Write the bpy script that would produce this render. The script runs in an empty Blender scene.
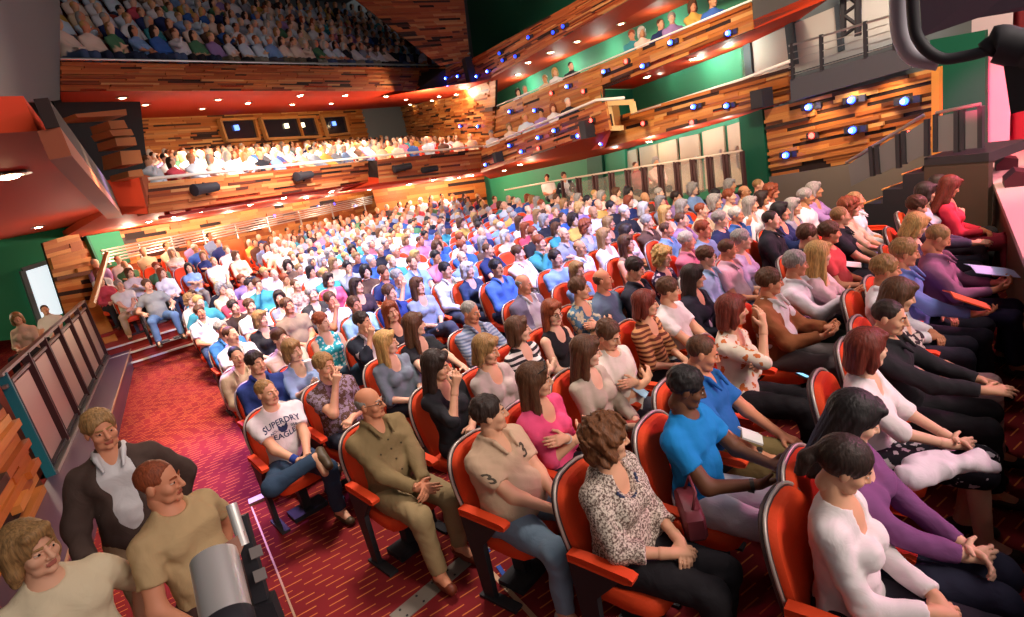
import bpy, math, random, bmesh
import numpy as np
from mathutils import Vector, Matrix, noise
from mathutils.bvhtree import BVHTree
R = random.Random(7)
PI = math.pi
scene = bpy.context.scene
COL = scene.collection

# ------------------------------------------------------------------ camera
F_PX, PITCH, ROLL, YAW, CH = 560.0, math.radians(15.4), math.radians(12.4), math.radians(48.0), 2.6
_F0 = np.array([math.sin(YAW), math.cos(YAW), 0]); _R0 = np.array([math.cos(YAW), -math.sin(YAW), 0]); _U0 = np.array([0, 0, 1.0])
_F = _F0*math.cos(PITCH) - _U0*math.sin(PITCH); _U = _U0*math.cos(PITCH) + _F0*math.sin(PITCH)
_EX = _R0*math.cos(ROLL) - _U*math.sin(ROLL); _EY = -_R0*math.sin(ROLL) - _U*math.cos(ROLL)
CAMP = np.array([0, 0, CH])
def ray(x, y):
    d = _F*F_PX + _EX*(x-512) + _EY*(y-308.5); return d/np.linalg.norm(d)
def atz(x, y, z):
    d = ray(x, y); return CAMP + d*((z-CH)/d[2])
def atd(x, y, t): return CAMP + ray(x, y)*t
def proj(P):
    d = np.asarray(P, float)-CAMP; w = d@_F
    return 512+F_PX*(d@_EX)/w, 308.5+F_PX*(d@_EY)/w, w
class VP:                                   # a vertical plane through two plan points, moved out by off (to the right of a->b)
    def __init__(s, a, b, off=0.0):
        a = np.array(a, float); b = np.array(b, float); t = (b-a)/np.linalg.norm(b-a)
        s.n = np.array([t[1], -t[0], 0]); s.a = np.array([a[0], a[1], 0])+s.n*off; s.t = np.array([t[0], t[1], 0])
    def off(s, o):
        return VP((s.a+s.n*o)[:2], (s.a+s.n*o+s.t)[:2])
    def at(s, x, y):
        d = ray(x, y); return CAMP + d*(((s.a-CAMP)@s.n)/(d@s.n))
cam_d = bpy.data.cameras.new('camera'); cam = bpy.data.objects.new('camera', cam_d); COL.objects.link(cam)
cam_d.sensor_width = 36; cam_d.lens = F_PX/1024*36; cam_d.clip_start = .02; cam_d.clip_end = 200
Mx = Matrix(((_EX[0], -_EY[0], -_F[0], 0), (_EX[1], -_EY[1], -_F[1], 0), (_EX[2], -_EY[2], -_F[2], CH), (0, 0, 0, 1)))
cam.matrix_world = Mx
scene.camera = cam

# ------------------------------------------------------------------ objects and meshes
def tag(o, label=None, cat=None, group=None, kind=None):
    if label: o['label'] = label
    if cat: o['category'] = cat
    if group: o['group'] = group
    if kind: o['kind'] = kind
    return o
def link(o, parent=None):
    COL.objects.link(o)
    if parent is not None: o.parent = parent
    return o
def thing(name, label, cat, loc=(0, 0, 0), rz=0.0, group=None):
    o = bpy.data.objects.new(name, None); o.empty_display_size = .1
    link(o); o.location = loc; o.rotation_euler = (0, 0, rz)
    return tag(o, label, cat, group)
def np_mesh(name, v, q, mats, mi=None, smooth=True):
    me = bpy.data.meshes.new(name)
    v = np.asarray(v, np.float32); q = np.asarray(q, np.int32)
    n = q.shape[1]
    me.vertices.add(len(v)); me.vertices.foreach_set('co', v.ravel())
    me.loops.add(q.size); me.loops.foreach_set('vertex_index', q.ravel())
    me.polygons.add(len(q)); me.polygons.foreach_set('loop_start', np.arange(0, q.size, n, dtype=np.int32))
    me.polygons.foreach_set('loop_total', np.full(len(q), n, np.int32))
    for m in mats: me.materials.append(m)
    if mi is not None: me.polygons.foreach_set('material_index', np.asarray(mi, np.int32))
    me.polygons.foreach_set('use_smooth', np.full(len(q), smooth, bool))
    me.update(); me.validate()
    return me
class MB:
    def __init__(s): s.v = []; s.f = []; s.m = []; s.mi = 0
    def add(s, vs, fs):
        o = len(s.v); s.v += [tuple(map(float, p)) for p in vs]
        for f in fs: s.f.append([o+i for i in f]); s.m.append(s.mi)
        return s
    def box(s, c, d, R3=None):
        c = np.array(c, float); h = np.array(d, float)/2; vs = []
        for k in range(8):
            p = np.array([h[0]*(1 if k & 1 else -1), h[1]*(1 if k & 2 else -1), h[2]*(1 if k & 4 else -1)])
            if R3 is not None: p = R3@p
            vs.append(c+p)
        return s.add(vs, [(0, 2, 3, 1), (4, 5, 7, 6), (0, 1, 5, 4), (2, 6, 7, 3), (0, 4, 6, 2), (1, 3, 7, 5)])
    def bar(s, a, b, w, h, up=(0, 0, 1)):
        a = np.array(a, float); b = np.array(b, float); t = b-a; L = np.linalg.norm(t); t /= L
        u = np.array(up, float); x = np.cross(t, u); x /= np.linalg.norm(x)+1e-9; u = np.cross(x, t)
        return s.box((a+b)/2, (w, L, h), np.stack([x, t, u], 1))
    def slab(s, q, th, n=None):            # a quad given a thickness, away from n
        q = [np.array(p, float) for p in q]
        if n is None: n = np.cross(q[1]-q[0], q[3]-q[0])
        n = np.array(n, float); n /= np.linalg.norm(n)
        k = len(q); vs = q+[p-n*th for p in q]
        return s.add(vs, [tuple(range(k)), tuple(range(2*k-1, k-1, -1))]+[(i, i+k, (i+1) % k+k, (i+1) % k) for i in range(k)])
    def tube(s, path, r, n=10, cap=True):
        P = [np.array(p, float) for p in path]; rs = r if isinstance(r, (list, tuple)) else [r]*len(P)
        vs = []; x = None
        for i, p in enumerate(P):
            t = P[min(i+1, len(P)-1)]-P[max(i-1, 0)]; t /= np.linalg.norm(t)+1e-9
            if x is None:
                a = np.array([0, 0, 1.]) if abs(t[2]) < .9 else np.array([1., 0, 0]); x = np.cross(t, a)
            x = x-t*(x@t); x /= np.linalg.norm(x)+1e-9; y = np.cross(t, x)
            for k in range(n):
                an = 2*PI*k/n; vs.append(p+rs[i]*(x*math.cos(an)+y*math.sin(an)))
        fs = []
        for i in range(len(P)-1):
            for k in range(n): fs.append((i*n+k, i*n+(k+1) % n, (i+1)*n+(k+1) % n, (i+1)*n+k))
        if cap: fs += [tuple(range(n-1, -1, -1)), tuple((len(P)-1)*n+k for k in range(n))]
        return s.add(vs, fs)
    def rings(s, rings, cap=True):          # loft between equal rings of points
        n = len(rings[0]); vs = [p for r in rings for p in r]; fs = []
        for i in range(len(rings)-1):
            for k in range(n): fs.append((i*n+k, i*n+(k+1) % n, (i+1)*n+(k+1) % n, (i+1)*n+k))
        if cap: fs += [tuple(range(n-1, -1, -1)), tuple((len(rings)-1)*n+k for k in range(n))]
        return s.add(vs, fs)
    def build(s, name, mats, parent=None, smooth=False, fix=True):
        me = bpy.data.meshes.new(name); me.from_pydata(s.v, [], s.f)
        for m in (mats if isinstance(mats, (list, tuple)) else [mats]): me.materials.append(m)
        me.polygons.foreach_set('material_index', np.array(s.m, np.int32))
        if fix:
            bm = bmesh.new(); bm.from_mesh(me); bmesh.ops.recalc_face_normals(bm, faces=bm.faces); bm.to_mesh(me); bm.free()
        if smooth:
            me.polygons.foreach_set('use_smooth', np.ones(len(s.f), bool))
            if smooth != 2: me.set_sharp_from_angle(angle=math.radians(40))
        me.update()
        return link(bpy.data.objects.new(name, me), parent)
def struct(o): o['kind'] = 'structure'; return o

# ------------------------------------------------------------------ materials
def lin(c):
    if isinstance(c, str): c = tuple(int(c[i:i+2], 16) for i in (0, 2, 4))
    return tuple(((u/255)/12.92 if u/255 <= .04045 else ((u/255+.055)/1.055)**2.4) for u in c)
_mc = {}
def mat(name, c, rough=.7, metal=0., emit=0., spec=.3, ecol=None, bump=0., alpha=1.):
    k = (name, c if isinstance(c, str) else tuple(c), rough, metal, emit)
    if k in _mc: return _mc[k]
    m = bpy.data.materials.new(name); m.use_nodes = True; b = m.node_tree.nodes['Principled BSDF']
    L = lin(c); b.inputs['Base Color'].default_value = (*L, 1); b.inputs['Roughness'].default_value = rough
    b.inputs['Metallic'].default_value = metal; b.inputs['Specular IOR Level'].default_value = spec
    if emit: b.inputs['Emission Color'].default_value = (*(lin(ecol) if ecol else L), 1); b.inputs['Emission Strength'].default_value = emit
    if alpha < 1: b.inputs['Alpha'].default_value = alpha
    if bump:
        N = m.node_tree; t = N.nodes.new('ShaderNodeTexNoise'); t.inputs['Scale'].default_value = bump; bp = N.nodes.new('ShaderNodeBump'); bp.inputs['Strength'].default_value = .25; bp.inputs['Distance'].default_value = .006
        co = N.nodes.new('ShaderNodeTexCoord'); N.links.new(co.outputs['Object'], t.inputs['Vector']); N.links.new(t.outputs[0], bp.inputs['Height']); N.links.new(bp.outputs[0], b.inputs['Normal'])
    _mc[k] = m; return m
class G:                                    # small node-graph helper
    def __init__(s, name, rough=.7, metal=0, spec=.3):
        s.m = bpy.data.materials.new(name); s.m.use_nodes = True; s.t = s.m.node_tree; s.b = s.t.nodes['Principled BSDF']
        s.b.inputs['Roughness'].default_value = rough; s.b.inputs['Metallic'].default_value = metal; s.b.inputs['Specular IOR Level'].default_value = spec
    def n(s, ty, **k):
        o = s.t.nodes.new(ty)
        for a, v in k.items(): setattr(o, a, v)
        return o
    def l(s, a, b): s.t.links.new(a, b)
    def math(s, op, a, b=None, c=None):
        o = s.n('ShaderNodeMath', operation=op)
        for i, x in enumerate((a, b, c)):
            if x is None: continue
            if isinstance(x, (int, float)): o.inputs[i].default_value = x
            else: s.l(x, o.inputs[i])
        return o.outputs[0]
    def mix(s, f, a, b):
        o = s.n('ShaderNodeMix', data_type='RGBA')
        for i, x in ((0, f), (6, a), (7, b)):
            if isinstance(x, (int, float)): o.inputs[i].default_value = x
            elif isinstance(x, tuple): o.inputs[i].default_value = (*x, 1)
            else: s.l(x, o.inputs[i])
        return o.outputs[2]
    def ramp(s, f, stops, const=False):
        o = s.n('ShaderNodeValToRGB'); s.l(f, o.inputs[0]); e = o.color_ramp.elements
        if const: o.color_ramp.interpolation = 'CONSTANT'
        while len(e) < len(stops): e.new(.5)
        for el, (p, c) in zip(e, stops): el.position = p; el.color = (*lin(c), 1)
        return o.outputs[0]
    def col(s, c): s.l(c, s.b.inputs['Base Color']); return s.m
def wood_mat(name, stops, rough=.5):
    g = G(name, rough, spec=.25); ge = g.n('ShaderNodeNewGeometry'); co = g.n('ShaderNodeTexCoord')
    base = g.ramp(ge.outputs['Random Per Island'], stops)
    mp = g.n('ShaderNodeMapping'); g.l(co.outputs['Object'], mp.inputs[0]); mp.inputs['Scale'].default_value = (2, 2, 40)
    nz = g.n('ShaderNodeTexNoise'); g.l(mp.outputs[0], nz.inputs['Vector']); nz.inputs['Scale'].default_value = 1.5; nz.inputs['Detail'].default_value = 3
    f = g.math('MULTIPLY', nz.outputs[0], .7)
    return g.col(g.mix(f, base, g.mix(.55, base, lin('3a1c0c'))))
WOODS = [(0, '2a1a12'), (.07, '5c3018'), (.12, 'a8622c'), (.3, 'c07434'), (.45, 'a3551f'), (.6, 'd39048'), (.75, 'b7682c'), (.87, 'e0a862'), (1, '8a451c')]
M_WOOD = wood_mat('plank_wood', WOODS)
M_WOODR = wood_mat('plank_wood_red', [(0, '2a1714'), (.08, '6a2c1c'), (.14, 'a4502c'), (.35, 'b8602f'), (.5, '964020'), (.65, 'c87a44'), (.8, 'ad5428'), (.9, 'd69a60'), (1, '7d3518')])
M_GAP = mat('gap_dark', '2b1c18', .8)
M_RED = mat('soffit_paint', 'c63f1e', .65, spec=.15)
M_GREEN = mat('green_paint', '1f7a52', .6)
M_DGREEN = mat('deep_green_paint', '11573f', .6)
M_DARK = mat('dark_grey_paint', '4a4f52', .9)
M_CEIL = mat('ceiling_grey', '6a7072', .95)
M_BLACK = mat('black_paint', '2c2a2e', .6)
M_STEEL = mat('steel', 'b9b6b0', .3, .85)
M_WHITE = mat('white_paint', 'd9d2c4', .6)
M_ORANGE = mat('orange_upholstery', 'e2471f', .75, bump=60)
M_SHELL = mat('dark_shell', '4a3a38', .45)
M_RIM = mat('rim_metal', 'c4b8b0', .35, .4)
M_GLASSD = mat('dark_glass', '20242a', .12, 0, spec=.6)
M_PANEL = mat('perforated_sheet', 'b9a596', .5, .3)
CARPET_ROT = 20
def carpet():
    g = G('carpet', .9, spec=.1); co = g.n('ShaderNodeTexCoord'); mp = g.n('ShaderNodeMapping'); g.l(co.outputs['Object'], mp.inputs[0])
    mp.inputs['Rotation'].default_value = (0, 0, math.radians(CARPET_ROT)); sp = g.n('ShaderNodeSeparateXYZ'); g.l(mp.outputs[0], sp.inputs[0])
    v = g.math('MULTIPLY', sp.outputs[1], 1/.072); row = g.math('FLOOR', v); fv = g.math('FRACT', v)
    wn = g.n('ShaderNodeTexWhiteNoise', noise_dimensions='1D'); g.l(row, wn.inputs['W'])
    u = g.math('ADD', g.math('MULTIPLY', sp.outputs[0], 1/.21), g.math('MULTIPLY', wn.outputs[0], 7)); fu = g.math('FRACT', u)
    mk = g.math('MULTIPLY', g.math('LESS_THAN', fv, .13), g.math('LESS_THAN', fu, .62))
    nz = g.n('ShaderNodeTexNoise'); g.l(co.outputs['Object'], nz.inputs['Vector']); nz.inputs['Scale'].default_value = 1.1
    base = g.ramp(nz.outputs[0], [(.3, '6a1c1e'), (.7, '84262a')])
    return g.col(g.mix(mk, base, lin('c8703c')))
M_CARPET = carpet()
M_STEPC = mat('step_carpet', '8e2c22', .9)

def pt(p): return np.array(p, float)
def planks(name, BL, BR, TR, TL, rowh=.075, seed=1, th=.06, m=None, gaps=.06, dm=.045, lmax=1.6):
    """timber cladding: random board lengths and depths over a quad, on a dark backing"""
    r = random.Random(seed); BL, BR, TR, TL = map(pt, (BL, BR, TR, TL)); mb = MB()
    n = np.cross(BR-BL, TL-BL); n /= np.linalg.norm(n)
    if n@(CAMP-BL) < 0: n = -n
    mb.mi = 1; mb.slab([BL, BR, TR, TL], th, n); mb.mi = 0
    H = max(np.linalg.norm(TL-BL), np.linalg.norm(TR-BR)); W = max(np.linalg.norm(BR-BL), np.linalg.norm(TR-TL))
    nr = max(2, int(round(H/rowh)))
    P = lambda u, v: (BL*(1-u)+BR*u)*(1-v)+(TL*(1-u)+TR*u)*v
    for i in range(nr):
        v0, v1 = i/nr, (i+.985)/nr; u = 0; 
        while u < 1:
            L = r.uniform(.35, lmax)/W; u1 = min(1, u+L)
            if u1 > .97: u1 = 1
            if r.random() > gaps:
                d = n*r.choice((.006, .012, .02, .03, dm)); q = [P(u, v0), P(u1-.0005, v0), P(u1-.0005, v1), P(u, v1)]
                vs = q+[p+d for p in q]
                mb.add(vs, [(4, 5, 6, 7), (0, 1, 5, 4), (1, 2, 6, 5), (2, 3, 7, 6), (3, 0, 4, 7)])
            u = u1
    return struct(mb.build(name, [m or M_WOOD, M_GAP], fix=True))
# ------------------------------------------------------------------ implicit surfaces: smooth blends of tapered limbs, meshed on a grid
class SDF:
    def __init__(s, lo, hi, h):
        s.lo = np.array(lo, float); s.h = h; n = np.ceil((np.array(hi)-s.lo)/h).astype(int)+1
        s.d = np.full(n, 9., np.float32); s.o = np.zeros(n, np.int8); s.ax = [s.lo[i]+h*np.arange(n[i]) for i in range(3)]
    def win(s, lo, hi, mg):
        sl = []; g = []
        for i in range(3):
            a = max(0, int((lo[i]-mg-s.lo[i])/s.h)); b = min(s.d.shape[i], int((hi[i]+mg-s.lo[i])/s.h)+2)
            if a >= b: return None
            sl.append(slice(a, b)); g.append(s.ax[i][a:b])
        return tuple(sl), g[0][:, None, None], g[1][None, :, None], g[2][None, None, :]
    def put(s, sl, d, k, m, sub=False):
        a = s.d[sl]
        if sub:
            d = -d; h = np.clip(.5-.5*(a-d)/k, 0, 1); s.d[sl] = a*(1-h)+d*h+k*h*(1-h); return
        h = np.clip(.5+.5*(a-d)/k, 0, 1)
        s.o[sl] = np.where(d < a, m, s.o[sl]); s.d[sl] = a*(1-h)+d*h-k*h*(1-h)
    def cone(s, a, b, ra, rb, k=.02, m=0, sub=False, flat=0, sq=None):
        a = np.asarray(a, float); b = np.asarray(b, float); r = max(ra, rb)
        w = s.win(np.minimum(a, b)-r, np.maximum(a, b)+r, k+3*s.h)
        if w is None: return s
        sl, X, Y, Z = w; v = b-a; L2 = v@v+1e-12; dx, dy, dz = X-a[0], Y-a[1], Z-a[2]
        tt = (dx*v[0]+dy*v[1]+dz*v[2])/L2; t = np.clip(tt, 0, 1)
        d = np.sqrt((dx-t*v[0])**2+(dy-t*v[1])**2+(dz-t*v[2])**2)-(ra+(rb-ra)*t)
        if flat: d = np.maximum(d, (tt-1)*math.sqrt(L2))
        if flat == 2: d = np.maximum(d, -tt*math.sqrt(L2))
        s.put(sl, d, k, m, sub); return s
    def ell(s, c, r, Q=None, k=.02, m=0, sub=False):
        c = np.asarray(c, float); r = np.asarray(r, float); R_ = r.max() if Q is not None else r
        w = s.win(c-R_, c+R_, k+3*s.h)
        if w is None: return s
        sl, X, Y, Z = w; x, y, z = X-c[0], Y-c[1], Z-c[2]
        if Q is not None: x, y, z = (Q[0, 0]*x+Q[1, 0]*y+Q[2, 0]*z), (Q[0, 1]*x+Q[1, 1]*y+Q[2, 1]*z), (Q[0, 2]*x+Q[1, 2]*y+Q[2, 2]*z)
        k0 = np.sqrt((x/r[0])**2+(y/r[1])**2+(z/r[2])**2); k1 = np.sqrt((x/r[0]**2)**2+(y/r[1]**2)**2+(z/r[2]**2)**2)
        d = np.where(k0 < .2, -r.min()*(1-k0), k0*(k0-1)/(k1+1e-9))
        s.put(sl, d, k, m, sub); return s
    def noise(s, amp, f, seed=0, band=.04):
        r = np.random.RandomState(seed); X, Y, Z = s.ax[0][:, None, None], s.ax[1][None, :, None], s.ax[2][None, None, :]
        n = 0
        for i in range(4):
            w = r.normal(size=3); w *= f*(1+.5*i)/np.linalg.norm(w); n = n+np.sin(w[0]*X+w[1]*Y+w[2]*Z+r.rand()*6.3+1.5*np.sin(w[1]*X*.6+w[2]*Y*.6+w[0]*Z*.6))/(1+.4*i)
        s.d += (amp*n).astype(np.float32); return s
    def strands(s, amp, f, c=(0, 0, 0)):
        X, Y, Z = s.ax[0][:, None, None]-c[0], s.ax[1][None, :, None]-c[1], s.ax[2][None, None, :]-c[2]
        a = np.arctan2(X, Y); s.d += (amp*(np.sin(a*f+Z*25)+.6*np.sin(a*f*2.3-Z*40+1))).astype(np.float32); return s
    def cut(s, p, n):                        # keep the side that n points away from
        X, Y, Z = s.ax[0][:, None, None], s.ax[1][None, :, None], s.ax[2][None, None, :]
        s.d = np.maximum(s.d, ((X-p[0])*n[0]+(Y-p[1])*n[1]+(Z-p[2])*n[2]).astype(np.float32)); return s
    def mesh(s):
        d = s.d; nb = d < 0; nb[0] = nb[-1] = False; nb[:, 0] = nb[:, -1] = False; nb[:, :, 0] = nb[:, :, -1] = False
        d = np.where(nb, np.minimum(d, -1e-6), np.maximum(d, 1e-6))
        c = np.zeros(np.array(nb.shape)-1, np.int8); S = [(slice(None, -1), slice(1, None))[i] for i in (0, 1)]
        for i in (0, 1):
            for j in (0, 1):
                for k in (0, 1): c += nb[S[i], S[j], S[k]]
        A = np.argwhere((c > 0) & (c < 8)); I, J, K = A.T
        vid = np.full(c.shape, -1, np.int32); vid[I, J, K] = np.arange(len(A))
        pos = np.zeros((len(A), 3)); cnt = np.zeros(len(A))
        for a0 in range(3):
            for p in (0, 1):
                for q in (0, 1):
                    o = [0, 0, 0]; o[(a0+1) % 3] = p; o[(a0+2) % 3] = q; o2 = list(o); o2[a0] = 1
                    da = d[I+o[0], J+o[1], K+o[2]]; db = d[I+o2[0], J+o2[1], K+o2[2]]; cr = (da < 0) != (db < 0)
                    t = np.where(cr, da/(da-db+1e-12), 0)
                    P = np.tile(np.array(o, float), (len(A), 1)); P[:, a0] = t
                    pos += P*cr[:, None]; cnt += cr
        pos = pos/cnt[:, None]; V = s.lo+(A+pos)*s.h
        near = np.rint(A+pos).astype(int); own = s.o[near[:, 0], near[:, 1], near[:, 2]]
        Q = []
        for a0 in range(3):
            n1 = [slice(None)]*3; n2 = [slice(None)]*3; n1[a0] = slice(None, -1); n2[a0] = slice(1, None)
            ia, ib = nb[tuple(n1)], nb[tuple(n2)]; E = np.argwhere(ia != ib)
            if not len(E): continue
            b, c2 = (a0+1) % 3, (a0+2) % 3
            E = E[(E[:, b] > 0) & (E[:, c2] > 0)]
            def g(db, dc):
                e = E.copy(); e[:, b] -= db; e[:, c2] -= dc; return vid[e[:, 0], e[:, 1], e[:, 2]]
            q = np.stack([g(1, 1), g(0, 1), g(0, 0), g(1, 0)], 1); fl = ~ia[E[:, 0], E[:, 1], E[:, 2]]
            q[fl] = q[fl][:, ::-1]; Q.append(q)
        Q = np.concatenate(Q) if Q else np.zeros((0, 4), np.int32)
        Q = Q[(Q >= 0).all(1)]
        return V, Q, own
def relax(V, Q, it=1, w=.5):
    a = Q.ravel(); b = np.roll(Q, 1, 1).ravel()
    for _ in range(it):
        s = np.zeros_like(V); c = np.zeros(len(V)); np.add.at(s, a, V[b]); np.add.at(s, b, V[a]); np.add.at(c, a, 1); np.add.at(c, b, 1)
        V = V*(1-w)+w*s/np.maximum(c, 1)[:, None]
    return V
def rot(ax, a):
    c, s = math.cos(a), math.sin(a)
    return np.array({'x': [[1, 0, 0], [0, c, -s], [0, s, c]], 'y': [[c, 0, s], [0, 1, 0], [-s, 0, c]], 'z': [[c, -s, 0], [s, c, 0], [0, 0, 1]]}[ax])
def unit(v): v = np.asarray(v, float); return v/(np.linalg.norm(v)+1e-9)

# ------------------------------------------------------------------ a person: one skeleton, posed; body, clothes and hair grown on it
# local frame: faces -Y, its right hand is -X, origin on the floor under the pelvis
class Pose:
    """arms: kind of arm pose; lean: (sideways, forward) metres at the shoulders; hy, hp, hr: head turn, nod, tilt in degrees"""
    def __init__(s, arms='lap', lean=(0, 0), hy=0, hp=0, hr=0, fem=False, fat=0., stand=False, legs='sit', tw=0, tall=1.):
        s.fem, s.fat, s.stand = fem, fat, stand
        pz = .93 if stand else .53
        s.pel = np.array([0, .02, pz]); lx, ly = lean
        s.Q = rot('z', math.radians(tw))@rot('y', math.atan2(lx, .5))@rot('x', math.atan2(ly, .5)-.0)
        base = pz-.53
        up = lambda x, y, z: s.pel+s.Q@(np.array([x, y, z+base])-s.pel)
        s.up = up; s.base = base
        sw = .152 if fem else .176
        s.sh = {e: up(e*sw, .05, .955) for e in (-1, 1)}
        s.nk0 = up(0, .055, 1.0); s.hc = up(0, .02, 1.2)
        s.HQ = rot('z', math.radians(hy))@rot('x', math.radians(hp))@rot('y', math.radians(hr))@(np.eye(3)*.5+s.Q*.5)
        # legs
        s.hip = {e: s.pel+np.array([e*.09, -.01, -.01]) for e in (-1, 1)}
        if stand:
            st = {-1: -.12, 1: .14} if legs == 'walk' else {-1: 0, 1: .02}
            s.kn = {e: np.array([e*.1, -.03+st[e]*.9, .5]) for e in (-1, 1)}
            s.an = {e: np.array([e*.1, .03+st[e]*1.9+(0 if st[e] <= 0 else .06), .09+max(0, st[e])*.3]) for e in (-1, 1)}
        else:
            s.kn = {e: np.array([e*(.13 if not fem else .085), -.47, .53]) for e in (-1, 1)}
            s.an = {e: np.array([e*(.13 if not fem else .09), -.46+.05*e, .095]) for e in (-1, 1)}
            if legs == 'cross':     # ankle of the right leg on the left knee
                s.kn[-1] = np.array([-.3, -.38, .58]); s.an[-1] = np.array([.08, -.46, .66])
            if legs == 'over':      # knee over knee
                s.kn[-1] = np.array([.06, -.46, .64]); s.an[-1] = np.array([.16, -.62, .25])
            if legs == 'wide':
                s.kn = {e: np.array([e*.2, -.46, .53]) for e in (-1, 1)}; s.an = {e: np.array([e*.21, -.44, .095]) for e in (-1, 1)}
        # arms
        T = {'lap': ((.05, -.27, .66), (.05, -.27, .66)), 'clasp': ((.035, -.36, .66), (.035, -.36, .66)), 'knee': ((.14, -.38, .63), (.14, -.38, .63)),
             'crossed': ((-.06, -.2, .8), (-.05, -.17, .84)), 'chin': ((.04, -.17, 1.06), (.0, -.2, .72)), 'phone': ((.14, -.42, .73), (.05, -.24, .66)),
             'clap': ((.03, -.36, .88), (.03, -.36, .86)), 'rest': ((.26, -.2, .7), (.26, -.2, .7)), 'read': ((.1, -.36, .76), (.1, -.36, .76)),
             'side': ((.25, .0, .46), (.25, .0, .46)), 'swing': ((.25, -.22, .56), (.24, .2, .5)), 'face': ((.03, -.2, 1.1), (-.05, -.16, .86)), 'rail': ((.12, -.4, .78), (.14, -.38, .78)), 'reach': ((.16, -.5, .8), (.12, -.44, .74))}[arms]
        s.wr, s.el = {}, {}
        for i, e in enumerate((-1, 1)):
            t = np.array(T[i]); w = up(e*t[0], t[1], t[2]) if arms not in ('lap', 'clasp', 'knee', 'rest', 'phone', 'read') else np.array([e*t[0]+lx*.3, t[1], t[2]+base])
            a, b = .285, .25; S = s.sh[e]; v = w-S; L = np.linalg.norm(v)
            if L > a+b-.01: w = S+v/L*(a+b-.01); v = w-S; L = a+b-.01
            x = (a*a-b*b+L*L)/(2*L); h = math.sqrt(max(0, a*a-x*x)); hint = np.array([e*.55, .35, -.75]); hint = hint-unit(v)*(hint@unit(v))
            s.el[e] = S+unit(v)*x+unit(hint)*h; s.wr[e] = w
        HD = {'lap': (-.75, -.6, -.15), 'clasp': (-.55, -.8, -.1), 'knee': (-.1, -.95, -.25), 'crossed': (-.92, .15, .3), 'chin': (-.3, -.3, .9), 'phone': (-.2, -.95, .1), 'clap': (-.2, -.85, .5), 'rest': (-.1, -.95, -.2), 'read': (-.45, -.85, .2),
              'side': (0, -.1, -1), 'swing': (0, -.3, -.95), 'face': (-.2, .1, .97), 'rail': (-.7, -.6, -.1), 'reach': (-.3, -.9, 0)}[arms]
        PN = {'lap': (0, -.3, .95), 'clasp': (.75, -.4, .5), 'knee': (0, -.25, .96), 'crossed': (0, -.95, .3), 'chin': (.5, -.75, .0), 'phone': (.1, -.1, -.98), 'clap': (.97, -.1, .1), 'rest': (.1, -.2, .97), 'read': (.6, 0, -.75),
              'side': (1, 0, 0), 'swing': (1, 0, 0), 'face': (.2, -.97, .1), 'rail': (.3, -.5, .8), 'reach': (.5, -.2, .8)}[arms]
        s.hd = {e: unit(np.array([e*HD[0], HD[1], HD[2]])) for e in (-1, 1)}
        s.hn = {e: unit(np.array([e*PN[0], PN[1], PN[2]])) for e in (-1, 1)}
        if arms == 'chin': s.hd[1] = unit((-.8, -.5, -.1)); s.hn[1] = unit((0, -.3, .95))
        if arms == 'face': s.hd[1] = unit((-.9, -.3, .1)); s.hn[1] = unit((0, -.9, .4))
        if arms == 'phone': s.hd[1] = unit((-.75, -.6, -.15)); s.hn[1] = unit((0, -.3, .95))
        s.curl = {'lap': 38, 'clasp': 30, 'knee': 16, 'crossed': 20, 'chin': 62, 'phone': 35, 'clap': 8, 'rest': 22, 'read': 45, 'side': 24, 'swing': 26, 'face': 30, 'rail': 36, 'reach': 20}[arms]
        s.arms = arms; s.tall = tall
def torso(g, p, i=0., k=.05, m=0, top=True, legs=False):
    Q, up = p.Q, p.up; f = p.fat
    if p.fem:
        g.ell(up(0, .05, .86), (.142+i, .098+i, .19+i), Q, k, m); g.ell(up(0, .03, .68), (.128+f+i, .105+f+i, .16+i), Q, k, m)
        for e in (-1, 1): g.ell(up(e*.066, -.04, .855), (.066+i, .066+i, .062+i), Q, .03, m)
    else:
        g.ell(up(0, .045, .87), (.168+f*.6+i, .112+f*.5+i, .19+i), Q, k, m); g.ell(up(0, .01-f*.6, .68), (.15+f+i, .122+f*1.2+i, .17+i), Q, k, m)
        for e in (-1, 1): g.ell(up(e*.075, -.02, .9), (.075+i, .055+i, .06+i), Q, .04, m)
    g.ell(p.pel+(0, .0, .02), (.168+f*.8+i, .13+f*.6+i, .11+i), None, k, m)
    w = .12 if p.fem else .14
    for e in (-1, 1): g.cone(up(0, .055, .985), up(e*w, .055, .955), .06+i, .052+i, k, m)
    g.cone(up(0, .05, .97), up(0, .05, 1.035), .078+i, .055+i, .04, m)
def arm(g, p, e, i=0., upto=2., k=.03, m=0, flat=0):
    """upto 2 = to the wrist, 1 = to the elbow, .55 = short sleeve"""
    t = .9 if p.fem else 1.; S, E, W = p.sh[e], p.el[e], p.wr[e]
    if upto <= 1:
        b = S+(E-S)*upto; g.cone(S, b, .054*t+i, (.054-.012*upto)*t+i+.004, k, m, flat=flat)
    else:
        g.cone(S, E, .054*t+i, .042*t+i, k, m); b = E+(W-E)*(upto-1)
        g.cone(E, b, .042*t+i, (.042-.014*(upto-1))*t+i, k, m, flat=flat)
def legs_(g, p, i=0., k=.03, m=0, upto=1., flat=0):
    for e in (-1, 1):
        f = p.fat*.3; g.cone(p.hip[e], p.kn[e], .09+f+i, .062+i, k, m)
        b = p.kn[e]+(p.an[e]-p.kn[e])*upto
        g.cone(p.kn[e], b, .06+i, .06-.018*upto+i, k, m, flat=flat)
def foot_dir(p, e):
    sh = unit(p.an[e]-p.kn[e]); f = np.array([0.12*e, -1, 0]) if not (abs(sh[2]) < .6) else np.array([.2, -.8, -.3])
    f = f-sh*(f@sh); return unit(f)
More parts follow.
